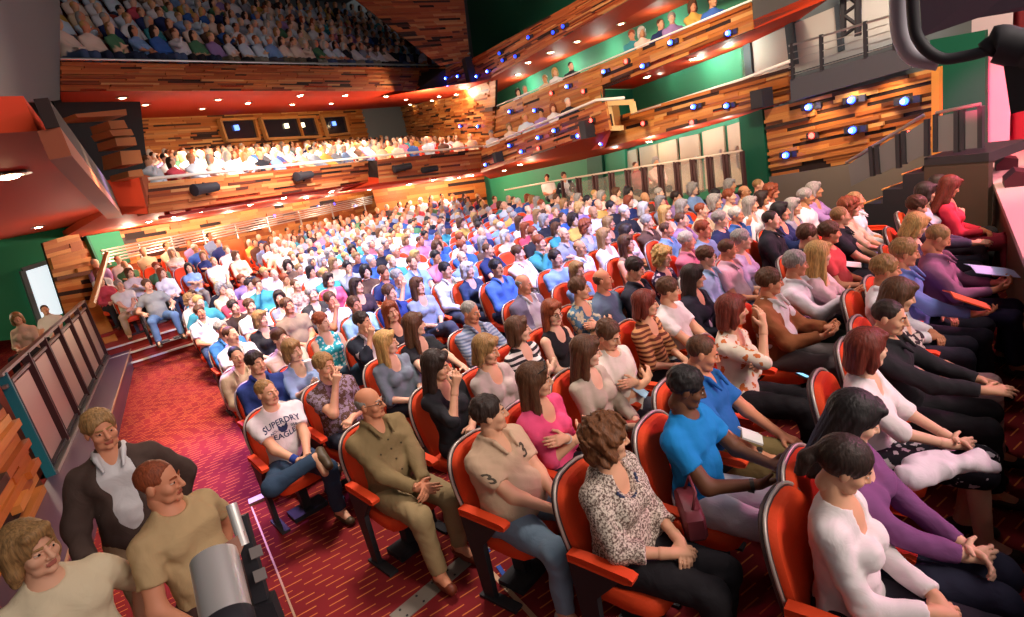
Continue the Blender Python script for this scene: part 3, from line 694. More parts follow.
# px, py of the head | arms | female, fat, turn, nod, lean x | skin, hair | upper garment | lower garment | label | extras
H = [
 (845, 466, 'lap', 1, .0, 22, 28, .03, 'l', ('pony', 'dark'), ('long', 'e6dcdc'), (T_, '2e2b34'), 'person in white cardigan over pink top, head bowed, arms folded in lap', {}),
 (855, 419, 'clasp', 1, 0, 25, 25, .03, 'p', ('long', 'black'), ('long', '7a4a78'), (T_, '2c2c3e'), 'person in mauve top and dark jeans leaning forward with white jacket', {}),
 (868, 349, 'clasp', 1, 0, 40, 5, .0, 'p', ('bob', 'auburn'), ('half', 'e8dcdd'), (S_, '25222a', 'floral', 'c9bcc4'), 'person in white top and black skirt with pale leaf print', {}),
 (890, 317, 'reach', 0, .02, -8, 12, 0, 'l', ('thin', 'dark'), ('long', '2b292d'), (T_, '2b292d'), 'person all in black with hands held out over the knees', {}),
 (899, 296, 'lap', 1, 0, 25, 18, 0, 'l', ('bob', 'brown'), ('half', '3a3034', 'printed', 'cdbfb4'), (T_, 'c9a6a6', 'striped', 'b88f94'), 'person in black and cream printed top with pale pink trousers', {}),
 (886, 270, 'lap', 0, 0, 25, 8, 0, 'r', ('short', 'light'), ('long', 'ece6ea'), (T_, '2f2c38'), 'person in white shirt beside the purple-lit reader', {}),
 (905, 253, 'phone', 0, .01, 20, 12, 0, 'r', ('short', 'light'), ('long', '6a78b8'), (T_, '2c2a34'), 'person in blue-violet shirt holding an orange programme', {}),
 (938, 238, 'read', 0, .02, 20, 30, 0, 'r', ('thin', 'light'), ('long', '8a5a78'), (T_, '34304a'), 'person in plum shirt bending over blue-lit papers', {}),
 (607, 440, 'lap', 1, .03, 42, 4, .0, 'l', ('curly', 'chestnut'), ('shawl', '6a564e', 'lace', 'dccdbe', .55), (T_, '2b282c'), 'person in cream and brown lace shawl with dark bead necklace', {}),
 (687, 388, 'read', 0, .0, 30, 22, .02, 'd', ('short', 'black'), ('tee', '1f7fc4'), (T_, 'd9cdd2'), 'person in bright blue T-shirt and white trousers holding tissue', {}),
 (703, 353, 'knee', 0, .02, 22, 22, .04, 'r', ('thin', 'brown'), ('polo', '2a66ac'), (T_, '7d6a44'), 'person in blue polo shirt and olive trousers, hands on knees', {}),
 (733, 311, 'face', 1, .01, 40, 4, .04, 'l', ('bob', 'auburn'), ('half', 'ddcdbb', 'floral', 'c46a3a'), (T_, '2b282c'), 'person in cream blouse with orange flowers raising one hand', {}),
 (770, 282, 'read', 0, .02, 28, 8, 0, 'r', ('short', 'brown'), (J, '8a5234'), (T_, '6b6262'), 'person in rust brown jacket holding a white paper', {}),
 (796, 264, 'clap', 0, .02, 30, 12, 0, 'r', ('short', 'grey'), ('long', 'd7d2d6'), (T_, '46584e'), 'person in white shirt and grey-green trousers next to blonde neighbour', {}),
 (819, 255, 'clasp', 1, 0, 45, 6, 0, 'p', ('long', 'blonde'), ('half', 'c8b4b4'), (T_, '35303a'), 'person in dusty pink top with hands clasped, pale long hair', {}),
 (490, 414, 'clasp', 0, .065, 48, 2, .0, 'l', ('short', 'dark'), ('polo', 'c6a68a'), (T_, '7d93a6'), 'person in beige polo shirt with number three on chest and sleeve', {'wide': 1}),
 (536, 381, 'crossed', 1, .0, 38, 4, -.02, 'l', ('long', 'brown'), ('half', 'e0527c'), (T_, '29272c'), 'person in pink cardigan with sunglasses pushed up on head', {'shades': 1}),
 (587, 352, 'lap', 1, 0, 40, 10, 0, 'p', ('long', 'brown'), ('long', 'b0a392'), (T_, 'a8483c'), 'person in stone grey cardigan leaning forward over coral lap', {}),
 (609, 335, 'crossed', 0, .02, -5, 24, -.02, 'l', ('short', 'brown'), ('tee', 'd9cdc0'), (T_, '3a3640'), 'person in off-white T-shirt with arms folded, head dipped', {}),
 (646, 304, 'lap', 1, 0, 35, 6, 0, 'l', ('bob', 'auburn'), ('half', '6a3a2c', 'striped', 'c48a5c', .8), (T_, '332c30'), 'person in brown and tan striped top', {}),
 (669, 290, 'clasp', 0, .01, 30, 10, 0, 'l', ('short', 'brown'), ('tee', 'd8d0cc'), (T_, '333040'), 'person in white T-shirt behind the striped brown top', {}),
 (370, 403, 'clasp', 0, .02, 32, 2, .0, 'r', ('bald', 'grey'), ('long', '85704e'), (T_, '9a8460'), 'person in khaki buttoned shirt and tan trousers wearing spectacles', {'gl': 1, 'shoe': '6a2f1c'}),
 (437, 366, 'chin', 1, .0, 30, 12, -.02, 'l', ('long', 'dark'), ('half', '2b2a2e'), (T_, '2b2a2e'), 'person in black top with long dark hair, chin on hand', {}),
 (487, 350, 'lap', 1, .01, 20, 14, 0, 'l', ('bob', 'light'), ('long', 'b7a8a0'), (T_, '9b8c88'), 'person in pale mushroom knit and matching trousers', {}),
 (519, 330, 'crossed', 1, 0, 42, 2, 0, 'p', ('bob', 'brown'), ('half', '2e2c30', 'striped', 'd8d2cc', 1.0), (T_, '2e2c34'), 'person in black and white striped T-shirt', {}),
 (553, 313, 'lap', 1, 0, -12, 8, 0, 'p', ('long', 'red'), ('tank', '29272b'), (T_, 'a06a52'), 'person in black vest top and spectacles with bare shoulders', {'gl': 1}),
 (580, 289, 'crossed', 1, .01, 35, 6, 0, 'l', ('short', 'brown'), ('half', '4a6e86', 'printed', 'b9b494', .8), (T_, '3b3844'), 'person in teal and cream patterned blouse, arms folded', {}),
 (603, 280, 'rest', 0, .02, 28, 4, 0, 'r', ('bald', 'brown'), ('tee', '5a6a80'), (T_, '343846'), 'person in slate blue T-shirt, bare-headed, one hand at mouth', {}),
 (635, 269, 'lap', 0, .01, 15, 24, 0, 'l', ('short', 'dark'), ('long', '35353f'), (T_, '2e2c34'), 'person in charcoal shirt looking down at lap', {}),
 (663, 257, 'lap', 1, .01, -5, 10, 0, 'p', ('curly', 'blonde'), ('half', '3a2e4a', 'floral', 'c8b4c4'), (T_, '3a3440'), 'person in dark violet flowered blouse with pale curly hair', {}),
 (627, 244, 'lap', 1, 0, 12, 0, 0, 'l', ('long', 'brown'), ('tank', '9a7a6c'), (T_, '4a4048'), 'person in taupe sleeveless top with long brown hair', {}),
 (694, 277, 'lap', 1, 0, 32, 6, 0, 'l', ('long', 'dark'), (J, '2a2a34'), (T_, '2a2a34'), 'person in black jacket over cream collar', {}),
 (707, 257, 'lap', 0, .01, 28, 8, 0, 'p', ('short', 'brown'), ('long', '9ab4d4'), (T_, '3a3c4c'), 'person in light blue office shirt with open collar', {'gl': 1}),
 (728, 249, 'lap', 0, .03, 34, 10, 0, 'r', ('thin', 'brown'), ('polo', 'd0a8b4'), (T_, '4a4454'), 'person in pale rose polo shirt', {}),
 (742, 240, 'lap', 1, .01, 30, 4, 0, 'p', ('short', 'grey'), ('half', 'b4a8c8'), (T_, '4a4858'), 'person in lilac short-sleeved top', {}),
 (267, 392, 'clasp', 0, .0, 22, 4, .0, 'l', ('thin', 'light'), ('tee', 'ded4d4'), (T_, '34465c'), 'person in printed white T-shirt and blue wristband, ankle on knee', {'cross': 1}),
 (325, 366, 'chin', 0, .03, 15, 8, 0, 'l', ('short', 'light'), ('tee', '5a4338', 'printed', '8c7a8c', .6), (T_, '3b404e'), 'person in brown patterned shirt with one arm raised to face', {}),
 (387, 343, 'lap', 1, 0, 45, 4, 0, 'p', ('long', 'blonde'), ('half', '76828e'), (T_, '34343e'), 'person in grey T-shirt with long fair hair over shoulders', {}),
 (415, 325, 'reach', 1, 0, 60, 6, 0, 'p', ('long', 'brown'), ('tee', '2a2a2e'), (T_, '2c3040'), 'person in black T-shirt stretching an arm along seat back', {}),
 (471, 312, 'read', 0, .02, 15, 14, 0, 'r', ('thin', 'grey'), ('long', '6a7894', 'striped', '98a0b4', .6), (T_, '4a4a58'), 'person in blue finely striped shirt with hands together', {}),
 (524, 284, 'lap', 0, .02, 20, 12, 0, 'r', ('bald', 'grey'), (J, '70687c'), (T_, '55505e'), 'person in grey-mauve jacket, bare crown, looking down', {}),
 (497, 268, 'lap', 0, .0, 5, 2, 0, 't', ('short', 'black'), ('long', '4a6cae'), (T_, '30344a'), 'person in cobalt blue shirt and dark glasses', {'gl': 1}),
 (256, 363, 'lap', 0, .02, 15, 4, .02, 'l', ('short', 'dark'), ('long', '2c3d74'), (T_, '2c3040'), 'person in navy shirt beside empty red seat', {}),
 (293, 351, 'clap', 1, 0, 20, 8, 0, 'p', ('bob', 'light'), ('half', '8fa6cc'), (T_, '44506a'), 'person in pale blue top holding up a white cup', {}),
 (363, 322, 'chin', 0, .02, 30, 4, 0, 'l', ('short', 'dark'), (J, '2a2d38'), (T_, '2c2c36'), 'person in black jacket resting chin on fist', {}),
 (391, 312, 'lap', 1, 0, -10, 0, 0, 'l', ('long', 'red'), ('tank', '2b2b33'), (T_, '34343e'), 'person in black strap top beside the black jacket', {}),
 (355, 305, 'lap', 0, .02, 10, 2, 0, 'r', ('short', 'brown'), ('long', '9fc4d8'), (T_, '3a4254'), 'person in sky blue shirt, arms down', {}),
 (390, 293, 'lap', 0, .01, 15, 4, 0, 'l', ('short', 'brown'), ('long', '2e3c78'), (T_, '2c3042'), 'person in royal navy shirt in front of dark-haired neighbour', {}),
 (418, 286, 'lap', 1, 0, 18, 2, 0, 'l', ('long', 'brown'), ('half', '8a94a4'), (T_, '464a58'), 'person in grey top with long hair near centre rows', {}),
 (357, 286, 'lap', 1, 0, 28, 0, 0, 'l', ('long', 'dark'), ('half', '3a2c36'), (T_, '2f2a34'), 'person in dark plum top with long black hair', {}),
 (446, 270, 'lap', 0, .01, 20, 4, 0, 'l', ('short', 'black'), ('long', 'dcdde2'), (T_, '404454'), 'person in crisp white shirt with black hair', {}),
 (398, 277, 'chin', 0, .0, 25, 4, 0, 'l', ('short', 'grey'), ('tee', '5a78b0'), (T_, '3a4050'), 'person in mid blue T-shirt leaning on hand', {}),
 (468, 270, 'lap', 1, 0, 15, 6, 0, 'p', ('bob', 'white'), ('long', '33405e'), (T_, '38405a'), 'person in dark blue top with white bobbed hair', {}),
 (222, 329, 'knee', 0, .03, 22, 0, .0, 'r', ('short', 'grey'), ('long', '3a70ac'), (T_, '4a4c3c'), 'person in denim blue shirt at the aisle end', {}),
 (261, 319, 'lap', 1, .01, 35, 4, 0, 'p', ('bob', 'light'), ('half', '29282d'), (T_, '2b3050'), 'person in black scoop-neck top', {}),
 (322, 322, 'lap', 1, .02, 30, 8, 0, 'p', ('short', 'red'), ('tank', '37a8b8', 'dotted', 'd8ecec', .7), (T_, '3a5060'), 'person in turquoise sleeveless top with white spots', {}),
 (288, 306, 'lap', 0, .01, 18, -4, 0, 'r', ('short', 'brown'), ('tee', '8a7460'), (T_, '4a4650'), 'person in tan brown T-shirt looking up', {}),
 (200, 312, 'lap', 0, .02, 10, 0, 0, 'r', ('short', 'brown'), ('polo', 'd0cad0'), (T_, '3a4a6c'), 'person in white polo shirt with blue sleeve', {}),
 (234, 307, 'lap', 0, .0, 20, 2, 0, 'l', ('short', 'dark'), ('tee', '3a2c2a'), (T_, '3a3436'), 'person in dark brown T-shirt', {}),
 (250, 306, 'lap', 0, .01, 16, 2, 0, 'l', ('short', 'brown'), ('tee', 'e2dcd8'), (T_, '44424c'), 'person in plain white T-shirt beside the dark brown one', {}),
 (190, 300, 'lap', 1, .01, 22, 4, 0, 'p', ('curly', 'light'), ('half', 'dcd2c8'), (T_, '5a5450'), 'person in cream blouse with curly fair hair', {}),
 (312, 294, 'lap', 1, .01, 10, 0, 0, 'p', ('short', 'grey'), (J, '3a3634'), (T_, '3a3634'), 'person in dark cardigan with white collar', {}),
 (331, 300, 'chin', 0, .02, 8, 2, 0, 'r', ('short', 'brown'), ('tee', 'd5cede'), (T_, '44485c'), 'person in white T-shirt with hand on mouth', {}),
 (296, 285, 'lap', 0, .01, 25, 4, 0, 'l', ('thin', 'brown'), ('tee', 'b8988c', 'printed', '8c6c64', .7), (T_, '4c4448'), 'person in brown patterned holiday shirt', {}),
 (329, 280, 'lap', 1, 0, 18, 2, 0, 'p', ('bob', 'dark'), ('half', 'c05070'), (T_, '4a3c44'), 'person in raspberry pink top', {}),
 (916, 226, 'lap', 1, 0, 30, 24, 0, 'p', ('bob', 'blonde'), ('half', '3a3448'), (T_, '2e2c36'), 'person in dark top with pale bobbed hair, head lowered', {}),
 (917, 207, 'reach', 0, .01, 30, 20, 0, 'l', ('short', 'brown'), ('long', '55485e'), (T_, '33303c'), 'person in purple-grey shirt holding out papers', {}),
 (926, 193, 'lap', 1, 0, 30, 10, 0, 'l', ('bob', 'dark'), ('long', 'c8bccb'), (T_, '37303c'), 'person in white and black knit near stage', {}),
 (950, 187, 'lap', 1, .02, 30, 24, 0, 'r', ('long', 'auburn'), ('long', 'e03a50'), (T_, '8a2a3e'), 'person in red top bent forward near the stage edge', {}),
 (932, 172, 'lap', 0, .01, 20, 4, 0, 'l', ('short', 'dark'), (J, '3a2e30'), (T_, '2e2a2e'), 'person in dark jacket under the stage stair', {}),
 (830, 233, 'lap', 0, .02, 30, 8, 0, 'r', ('short', 'brown'), ('tee', 'c0484a'), (T_, '43303a'), 'person in red T-shirt turning to neighbour', {}),
 (808, 236, 'lap', 0, .01, 30, 10, 0, 'l', ('short', 'brown'), ('long', '3c3a42'), (T_, '33303a'), 'person in dark shirt with brown hair by the red T-shirt', {}),
]
persons = []                                   # every seated person in the stalls, for counting
def hero_from(i, e):
    px, py, arms, fem, fat, hy, hp, lx, sk, hair, up, lo, lab, ex = e
    p = Pose(arms, (lx, .0), hy=hy, hp=hp, hr=R.uniform(-5, 5), fem=bool(fem), fat=fat, legs='cross' if ex.get('cross') else 'wide' if ex.get('wide') else R.choice(('sit', 'sit', 'over')) if fem else 'sit', tall=R.uniform(.95, .99))
    P, z = place(px, py, p); r, off, s = row_of(P[0], P[1]); rz = -math.radians(ROWS[r][2]-90)+math.radians(R.uniform(-3, 3))
    c, sn = math.cos(rz), math.sin(rz); hx, hy_ = p.hc[0]*p.tall, p.hc[1]*p.tall
    x, y = P[0]-(c*hx-sn*hy_), P[1]-(sn*hx+c*hy_)
    D = math.hypot(x, y); fine = D < 5.6
    o = hero((x, y, z), rz, lab, p, sk, hair, up, lo, ex.get('shoe', R.choice(('3a2c26', '2a2828', '55432f', 'b8b0a8'))), None, ex.get('gl'), i, .011 if fine else .0145, .0062 if fine else .0085, .0056 if fine else .009)
    persons.append(o); taken.append((x, y))
    seat_chair(x, y, z, rz, 'orange theatre chair under the '+lab.replace(' with ', ', ').replace(' and ', ', ').split(',')[0][:70], (px, py) in ENDS)
    return o, p
HERO = {}
for i, e in enumerate(HL):
    p = Pose(e[2], hy=18, fat=.02, tall=.98, legs='wide'); P = atz(e[0], e[1], .42+p.hc[2]*.98)
    o = hero((P[0], P[1]-p.hc[1], .42), -.2, e[5], p, 'l', ('short', e[6]), e[3], e[4], '55432f', None, False, 90+i, .016, .009, .01); taken.append((P[0], P[1]))
    if i == 0: seat_chair(P[0], P[1]-p.hc[1], .42, -.2, 'orange theatre chair under the person in white T-shirt by wheelchair')
    else: WCH = (P[0], P[1])
for i, e in enumerate(H):
    o, p = hero_from(i, e); HERO[(e[0], e[1])] = (o, p)
def kid(o, n): return [c for c in o.children if c.name.split('.')[0] == n][0]
# writing on the shirts
o, p = HERO[(267, 392)]; s = kid(o, 't_shirt')
def chest(p, cx=0, cz=.93):
    return lambda x, y: tuple(p.up(cx+x, -.5, cz+y))
print_on(s, 'SUPERDRY', .066, chest(p, 0, .945), M_INK, arc=-1.3)
print_on(s, 'NO-1          050', .034, chest(p, 0, .885), M_INK, name='small_print', arc=-1.)
print_on(s, 'EAGLE', .066, chest(p, 0, .82), M_INK, arc=1.3)
sh = [(-.04, .045), (-.02, .012), (0, .022), (.02, .012), (.04, .045), (.04, .0), (.026, -.03), (0, -.04), (-.026, -.03), (-.04, 0)]
bv = BVHTree.FromPolygons([v.co[:] for v in s.data.vertices], [q.vertices[:] for q in s.data.polygons]); vs = []
for a, b in [(0, 0)]+sh:
    st = Vector(p.up(a, -.5, .885+b)); h = bv.ray_cast(st, Vector((0, 1, 0)))[0]; vs.append((h or st+Vector((0, .5, 0)))-Vector((0, .004, 0)))
MB().add(vs, [(0, k+1, (k+1) % 10+1) for k in range(10)]).build('shield_print', M_INK, s, fix=False)
mb = MB(); mb.tube([p.wr[-1]+unit(p.el[-1]-p.wr[-1])*.02, p.wr[-1]+unit(p.el[-1]-p.wr[-1])*.075], .036, 14); mb.build('wristband', mat('blue_cotton', '2b3f8c', .9), o, smooth=True)
o, p = HERO[(490, 414)]; s = kid(o, 'polo_shirt')
print_on(s, '3', .125, chest(p, .09, .925), M_BROWNINK, name='number_print')
m = (p.sh[-1]*.6+p.el[-1]*.4); dn = unit(p.el[-1]-p.sh[-1])
print_on(s, '3', .125, lambda x, y: tuple(m+np.array([-.3, -.3, .02])+np.array([.7*x, -.7*x, 0])-dn*y), M_BROWNINK, d=(.7, .7, 0), name='number_print')
o, p = HERO[(536, 381)]
mb = MB(); f = lambda x, y, z: p.hc+.94*p.HQ@np.array([x, y, z])
for e in (-1, 1): mb.rings([[f(e*.032+.024*math.cos(a), -.07-.01*k, .118+.018*math.sin(a)-.004*k) for a in np.linspace(0, 2*PI, 12, False)] for k in (0, 1)])
mb.tube([f(-.09, .02, .07), f(-.06, -.07, .115), f(.06, -.07, .115), f(.09, .02, .07)], .004, 6); mb.build('sunglasses', mat('sunglass_frame', '2a2220', .3), o, smooth=True)
o, p = HERO[(607, 440)]
mb = MB(); 
for k in range(15):
    a = -1.2+2.4*k/14; c = p.up(.095*math.sin(a), -.05-.055*math.cos(a)+.02, 1.0-.1*math.cos(a)); mb.rings([[c+np.array([r*math.cos(t), r*math.sin(t), z]) for t in np.linspace(0, 2*PI, 7, False)] for r, z in ((.005, -.01), (.011, 0), (.005, .01))])
mb.build('bead_necklace', mat('beads', '38405e', .3), o, smooth=True)
o, p = HERO[(536, 381)]; e = 1
mb = MB(); d = unit(p.el[e]-p.wr[e]); mb.tube([p.wr[e]+d*.015, p.wr[e]+d*.03], .034, 12); mb.build('bracelet', mat('bracelet_silver', 'd6d0c8', .3, .5), o, smooth=True)
for key in ((703, 353), (687, 388)):
    o, p = HERO[key]; e = -1; d = unit(p.el[e]-p.wr[e]); mb = MB(); mb.tube([p.wr[e]+d*.02, p.wr[e]+d*.04], .033, 12); mb.tube([p.wr[e]+d*.03+p.hn[e]*.028, p.wr[e]+d*.03+p.hn[e]*.04], .017, 12); mb.build('wristwatch', mat('watch_metal', '4a4640', .3, .5), o, smooth=True)

def dots_on(o, p, part, pts, r, m, name):
    s = kid(o, part); bv = BVHTree.FromPolygons([v.co[:] for v in s.data.vertices], [q.vertices[:] for q in s.data.polygons]); mb = MB()
    for a, b in pts:
        h = bv.ray_cast(Vector(p.up(a, -.5, b)), Vector((0, 1, 0)))[0]
        if h: mb.rings([[(h.x+r*k*math.cos(t), h.y-y, h.z+r*k*math.sin(t)) for t in np.linspace(0, 2*PI, 9, False)] for y, k in ((-.002, 1), (.004, 1), (.005, .6))])
    mb.build(name, m, s)
o, p = HERO[(370, 403)]; dots_on(o, p, 'shirt', [(0, z) for z in (.94, .87, .8, .73, .66)]+[(-.085, .87), (.085, .87)], .007, mat('button', '4a3c2a', .5), 'button')
# ------------------------------------------------------------------ the rest of the audience: about a dozen figures, copied and dressed one by one
SHIRTS = [('d8d2d4', 'white'), ('c9d3e0', 'ice blue'), ('7f9cc8', 'light blue'), ('3d62a8', 'blue'), ('2c3560', 'navy'), ('2b2a30', 'black'), ('8a8c98', 'grey'), ('c04a5a', 'red'), ('c87a94', 'pink'), ('9a7cae', 'lilac'), ('3f8a94', 'teal'), ('d2b898', 'beige'), ('5a4238', 'brown'), ('4e7a5a', 'green'), ('c8a050', 'mustard'), ('e6c8b8', 'peach')]
LOWS = [('2d3348', 'navy'), ('2c2a2e', 'black'), ('4a5878', 'denim'), ('6e6252', 'olive'), ('8a8074', 'stone'), ('55505a', 'grey')]
VAR = []
def setup_variants():
    sp = [('lap', 0, .0, 'short', 'brown', 'tee', 'l'), ('clasp', 0, .03, 'short', 'grey', 'long', 'r'), ('crossed', 0, .02, 'bald', 'grey', 'polo', 'r'), ('lap', 1, 0, 'bob', 'brown', 'half', 'p'), ('lap', 1, .01, 'long', 'blonde', 'long', 'p'), ('chin', 0, .01, 'short', 'dark', 'long', 'l'),
          ('clasp', 1, .01, 'curly', 'grey', 'half', 'p'), ('knee', 0, .04, 'thin', 'light', 'polo', 'l'), ('crossed', 1, 0, 'long', 'dark', 'tee', 'l'), ('rest', 0, .02, 'short', 'black', 'tee', 't'), ('clap', 1, .0, 'bob', 'auburn', 'long', 'p'), ('lap', 0, .02, 'thin', 'grey', 'jacket', 'r')]
    for i, (a, f, ft, hs, hc, st, sk) in enumerate(sp):
        p = Pose(a, (0, 0), hy=(10, 22, 0, 30, 12, 18, 5, 25, -8, 15, 20, 8)[i], hp=(2, 6, 0, 4)[i % 4], fem=bool(f), fat=ft, tall=1.)
        o = hero((0, 0, 0), 0, 'x', p, sk, (hs, hc), (st, 'd8d2d4'), ('trousers', '2d3348'), '3a2c26', None, i == 2, i+50, .0165, .0095, None)
        far = []; K = {'body': 0, 'hair': 3, 'shoe': 4}
        g = SDF(*BB, .026); torso(g, p, .012, m=1); neck(g, p); legs_(g, p, .012, m=2); ups = {'tee': .62, 'polo': .66, 'half': 1.05}.get(st, 1.93)
        for e in (-1, 1):
            arm(g, p, e, 0, m=0); arm(g, p, e, .014, ups, m=1); f_ = foot_dir(p, e); g.cone(p.an[e]-np.array([0, 0, .05]), p.an[e]+f_*.14-np.array([0, 0, .05]), .045, .038, .02, 4)
            g.cone(p.wr[e], p.wr[e]+p.hd[e]*.11, .035, .025, .02, 0)
        far.append(g.mesh())
        V, Q, w = head_sdf(p, .0155).mesh(); w = np.where(np.isin(w, (1, 2)), 0, np.where(np.isin(w, (3, 4)), 3, w)); far.append((p.hc+.94*V@p.HQ.T, Q, w))
        hg = hair_sdf(hs, .0155, i)
        V, Q, w = hg.mesh(); far.append((p.hc+.94*V@p.HQ.T, Q, np.full(len(V), 3)))
        m = skin_mats(sk, hc)
        fm = to_mesh('person', far, [m[0], cloth('d8d2d4'), cloth('2d3348'), hair_mat(HC[hc]), M_SHOE])
        VAR.append(dict(o=o, p=p, far=fm, fem=f, hair=hs, used=False))
setup_variants()
HAIRF = ['brown', 'dark', 'grey', 'light', 'blonde', 'black', 'red', 'white', 'brown', 'grey']
HAIRM = {k: hair_mat(v) for k, v in HC.items()}
SKM = {k: skin(v) for k, v in SK.items()}
def put_slot(o, i, m): o.material_slots[i].link = 'OBJECT'; o.material_slots[i].material = m
def copy_person(v, loc, rz, label, sc, shirt, low, hair, sk, far, group):
    if far:
        o = bpy.data.objects.new('person', v['far']); COL.objects.link(o); o.location = loc; o.rotation_euler = (0, 0, rz); o.scale = (sc,)*3
        for i, m in enumerate((SKM[sk], cloth(shirt), cloth(low), HAIRM[hair])): put_slot(o, i, m)
        return tag(o, label, 'person', group)
    if not v['used']:
        v['used'] = True; o = v['o']; o.location = loc; o.rotation_euler = (0, 0, rz); o['label'] = label; o['group'] = group; o.scale = (sc,)*3
    else:
        o = dup(v['o'], loc, rz, label, group); o.scale = (sc,)*3
    for c in o.children:
        n = c.name.split('.')[0]
        if n == 'body': put_slot(c, 0, SKM[sk])
        elif n == 'hair': put_slot(c, 0, HAIRM[hair])
        elif n in ('trousers', 'skirt'): put_slot(c, 0, cloth(low))
        elif n in ('shoe', 'spectacles'): pass
        else: put_slot(c, 0, cloth(shirt))
    return o
def back_y(x):                                 # plan line of the stalls' back wall, less an aisle
    pts = [(2.5, 17.6), (11, 20.3), (20, 16.6)]
    for (a, b), (c, d) in zip(pts, pts[1:]):
        if x <= c: return b+(d-b)*(x-a)/(c-a)
    return 15
seats = []
for i in range(len(ROWS)):
    for k in range(40):
        x, y = row_pt(i, k*SP+(.0 if i > 7 else .02)); 
        if y > back_y(x) or x > prx(y)-(1.0 if y > 3 else 1.7) or y < -.6: continue
        z = ff(x, y); u, v, w = proj((x, y, z+1.2))
        if w < .5 or u > 1060 or u < -30 or v > 640: continue
        if x > 8.6+max(0, y)*.62: continue
        if i <= 3 and u > 968: continue
        seats.append((w, i, k, x, y, z, u, v, -math.radians(ROWS[i][2]-90)))
# the raised block at the back beside the left-hand wall
seats.sort()
free = []
for s in seats:
    c_, s_ = math.cos(s[8]), math.sin(s[8])
    if all(abs((s[3]-a)*c_+(s[4]-b)*s_) > .43 or abs(-(s[3]-a)*s_+(s[4]-b)*c_) > .62 for a, b in taken): free.append(s)
LB = []
LBT = []
for r in range(4):
    for k in range(6):
        x = 3.5+k*.54+r*.2; y = 14.72+r*.88-k*.11; z = .44+r*.15
        if r == 0 and k < 2: continue
        LB.append((math.hypot(x, y), r, k, x, y, z, *proj((x, y, z+1.2))[:2], -math.radians(13)))
def in_left(x, y): return y > 12.6 and x < 7.0+(y-13.6)*.3
free = [s for s in free if not in_left(s[3], s[4])]
GRP = 'audience in the stalls'
tot = len(H)+2; i_ = 0
EMPTY = [(235, 375), (217, 352), (262, 349)]
crowd_extra = []
used_l = set()
def nearest_words(i, k): return f'{ORD[i+1]} row from stage, {ORD[k+1]} seat in'
rest = [(s, 'main') for s in free]+[(s, 'left') for s in LB]
rest.sort(key=lambda a: a[0][0])
for s, blk in rest:
    D, i, k, x, y, z, u, v, rz = s
    vi = R.randrange(len(VAR)); V = VAR[vi]
    blue_lit = 300 < u < 640 and 185 < v < 330  # middle rows: the blue light is put into the choice of shirt colours
    sc_, sn = R.choice(SHIRTS[:7]*2+SHIRTS) if blue_lit else R.choice(SHIRTS+SHIRTS[:1]*4+SHIRTS[11:12]*2+SHIRTS[15:]*2) if u < 420 or v < 215 else R.choice(SHIRTS+SHIRTS[4:6]*3)
    lc, ln = R.choice(LOWS); hair = R.choice(HAIRF); sk = R.choice('llpprt'); sc = R.uniform(.93, 1.0)
    jr = math.radians(R.uniform(-9, 9)); jx, jy = R.uniform(-.03, .03), R.uniform(-.03, .02)
    empty = R.random() < .045 or any(abs(u-a) < 13 and abs(v-b) < 14 for a, b in EMPTY)
    where = nearest_words(i, k) if blk == 'main' else f'raised side block, {ORD[i+1]} row, {ORD[k+1]} from wall'
    if tot+0 < 300-22 or D < 7:
        lab = f'orange theatre chair, {"empty" if empty else "occupied"}, {where}'
        seat_chair(x, y, z, rz, lab)
        if not empty:
            far = D > 9.5
            lab = f'person in {sn} top and {ln} trousers, {where}'
            copy_person(V, (x+jx, y+jy, z), rz+jr, lab, sc, sc_, lc, hair, sk, far, GRP); tot += 1
    else: crowd_extra.append((x+jx, y+jy, z, rz+jr, vi, sc, sc_, lc, hair, sk, empty))
print('PEOPLE', tot, 'crowd', len(crowd_extra))
# stuff: everyone and every chair beyond the three hundred nearest
def low_variant(V, i):
    p = V['p']; g = SDF(*BB, .05); torso(g, p, .016, m=1); legs_(g, p, .016, m=2)
    for e in (-1, 1): arm(g, p, e, .006, m=1 if i % 2 else 0); arm(g, p, e, .016, .8, m=1)
    a = g.mesh(); g = SDF((-.14, -.17, -.2), (.14, .17, .18), .034)
    g.ell((0, .0, .0), (.078, .095, .118), None, .01, 0); g.ell((0, .03, .04), (.092, .095, .095), None, .01, 3); g.cone((0, .02, -.05), (0, .03, -.17), .056, .056, .02, 0)
    if V['hair'] in ('long', 'bob', 'curly'): g.cone((0, .05, 0), (0, .06, -.13), .09, .08, .01, 3)
    V_, Q, w = g.mesh(); V_ = p.hc+.94*V_@p.HQ.T
    return np.concatenate([a[0], V_]), np.concatenate([a[1], Q+len(a[0])]), np.concatenate([a[2], w])
LOW = [low_variant(V, i) for i, V in enumerate(VAR)]
M_CROWD = None
def attr_mat():
    g = G('crowd_cloth', .8, spec=.15); a = g.n('ShaderNodeVertexColor', layer_name='tint'); return g.col(a.outputs[0])
M_CROWD = attr_mat()
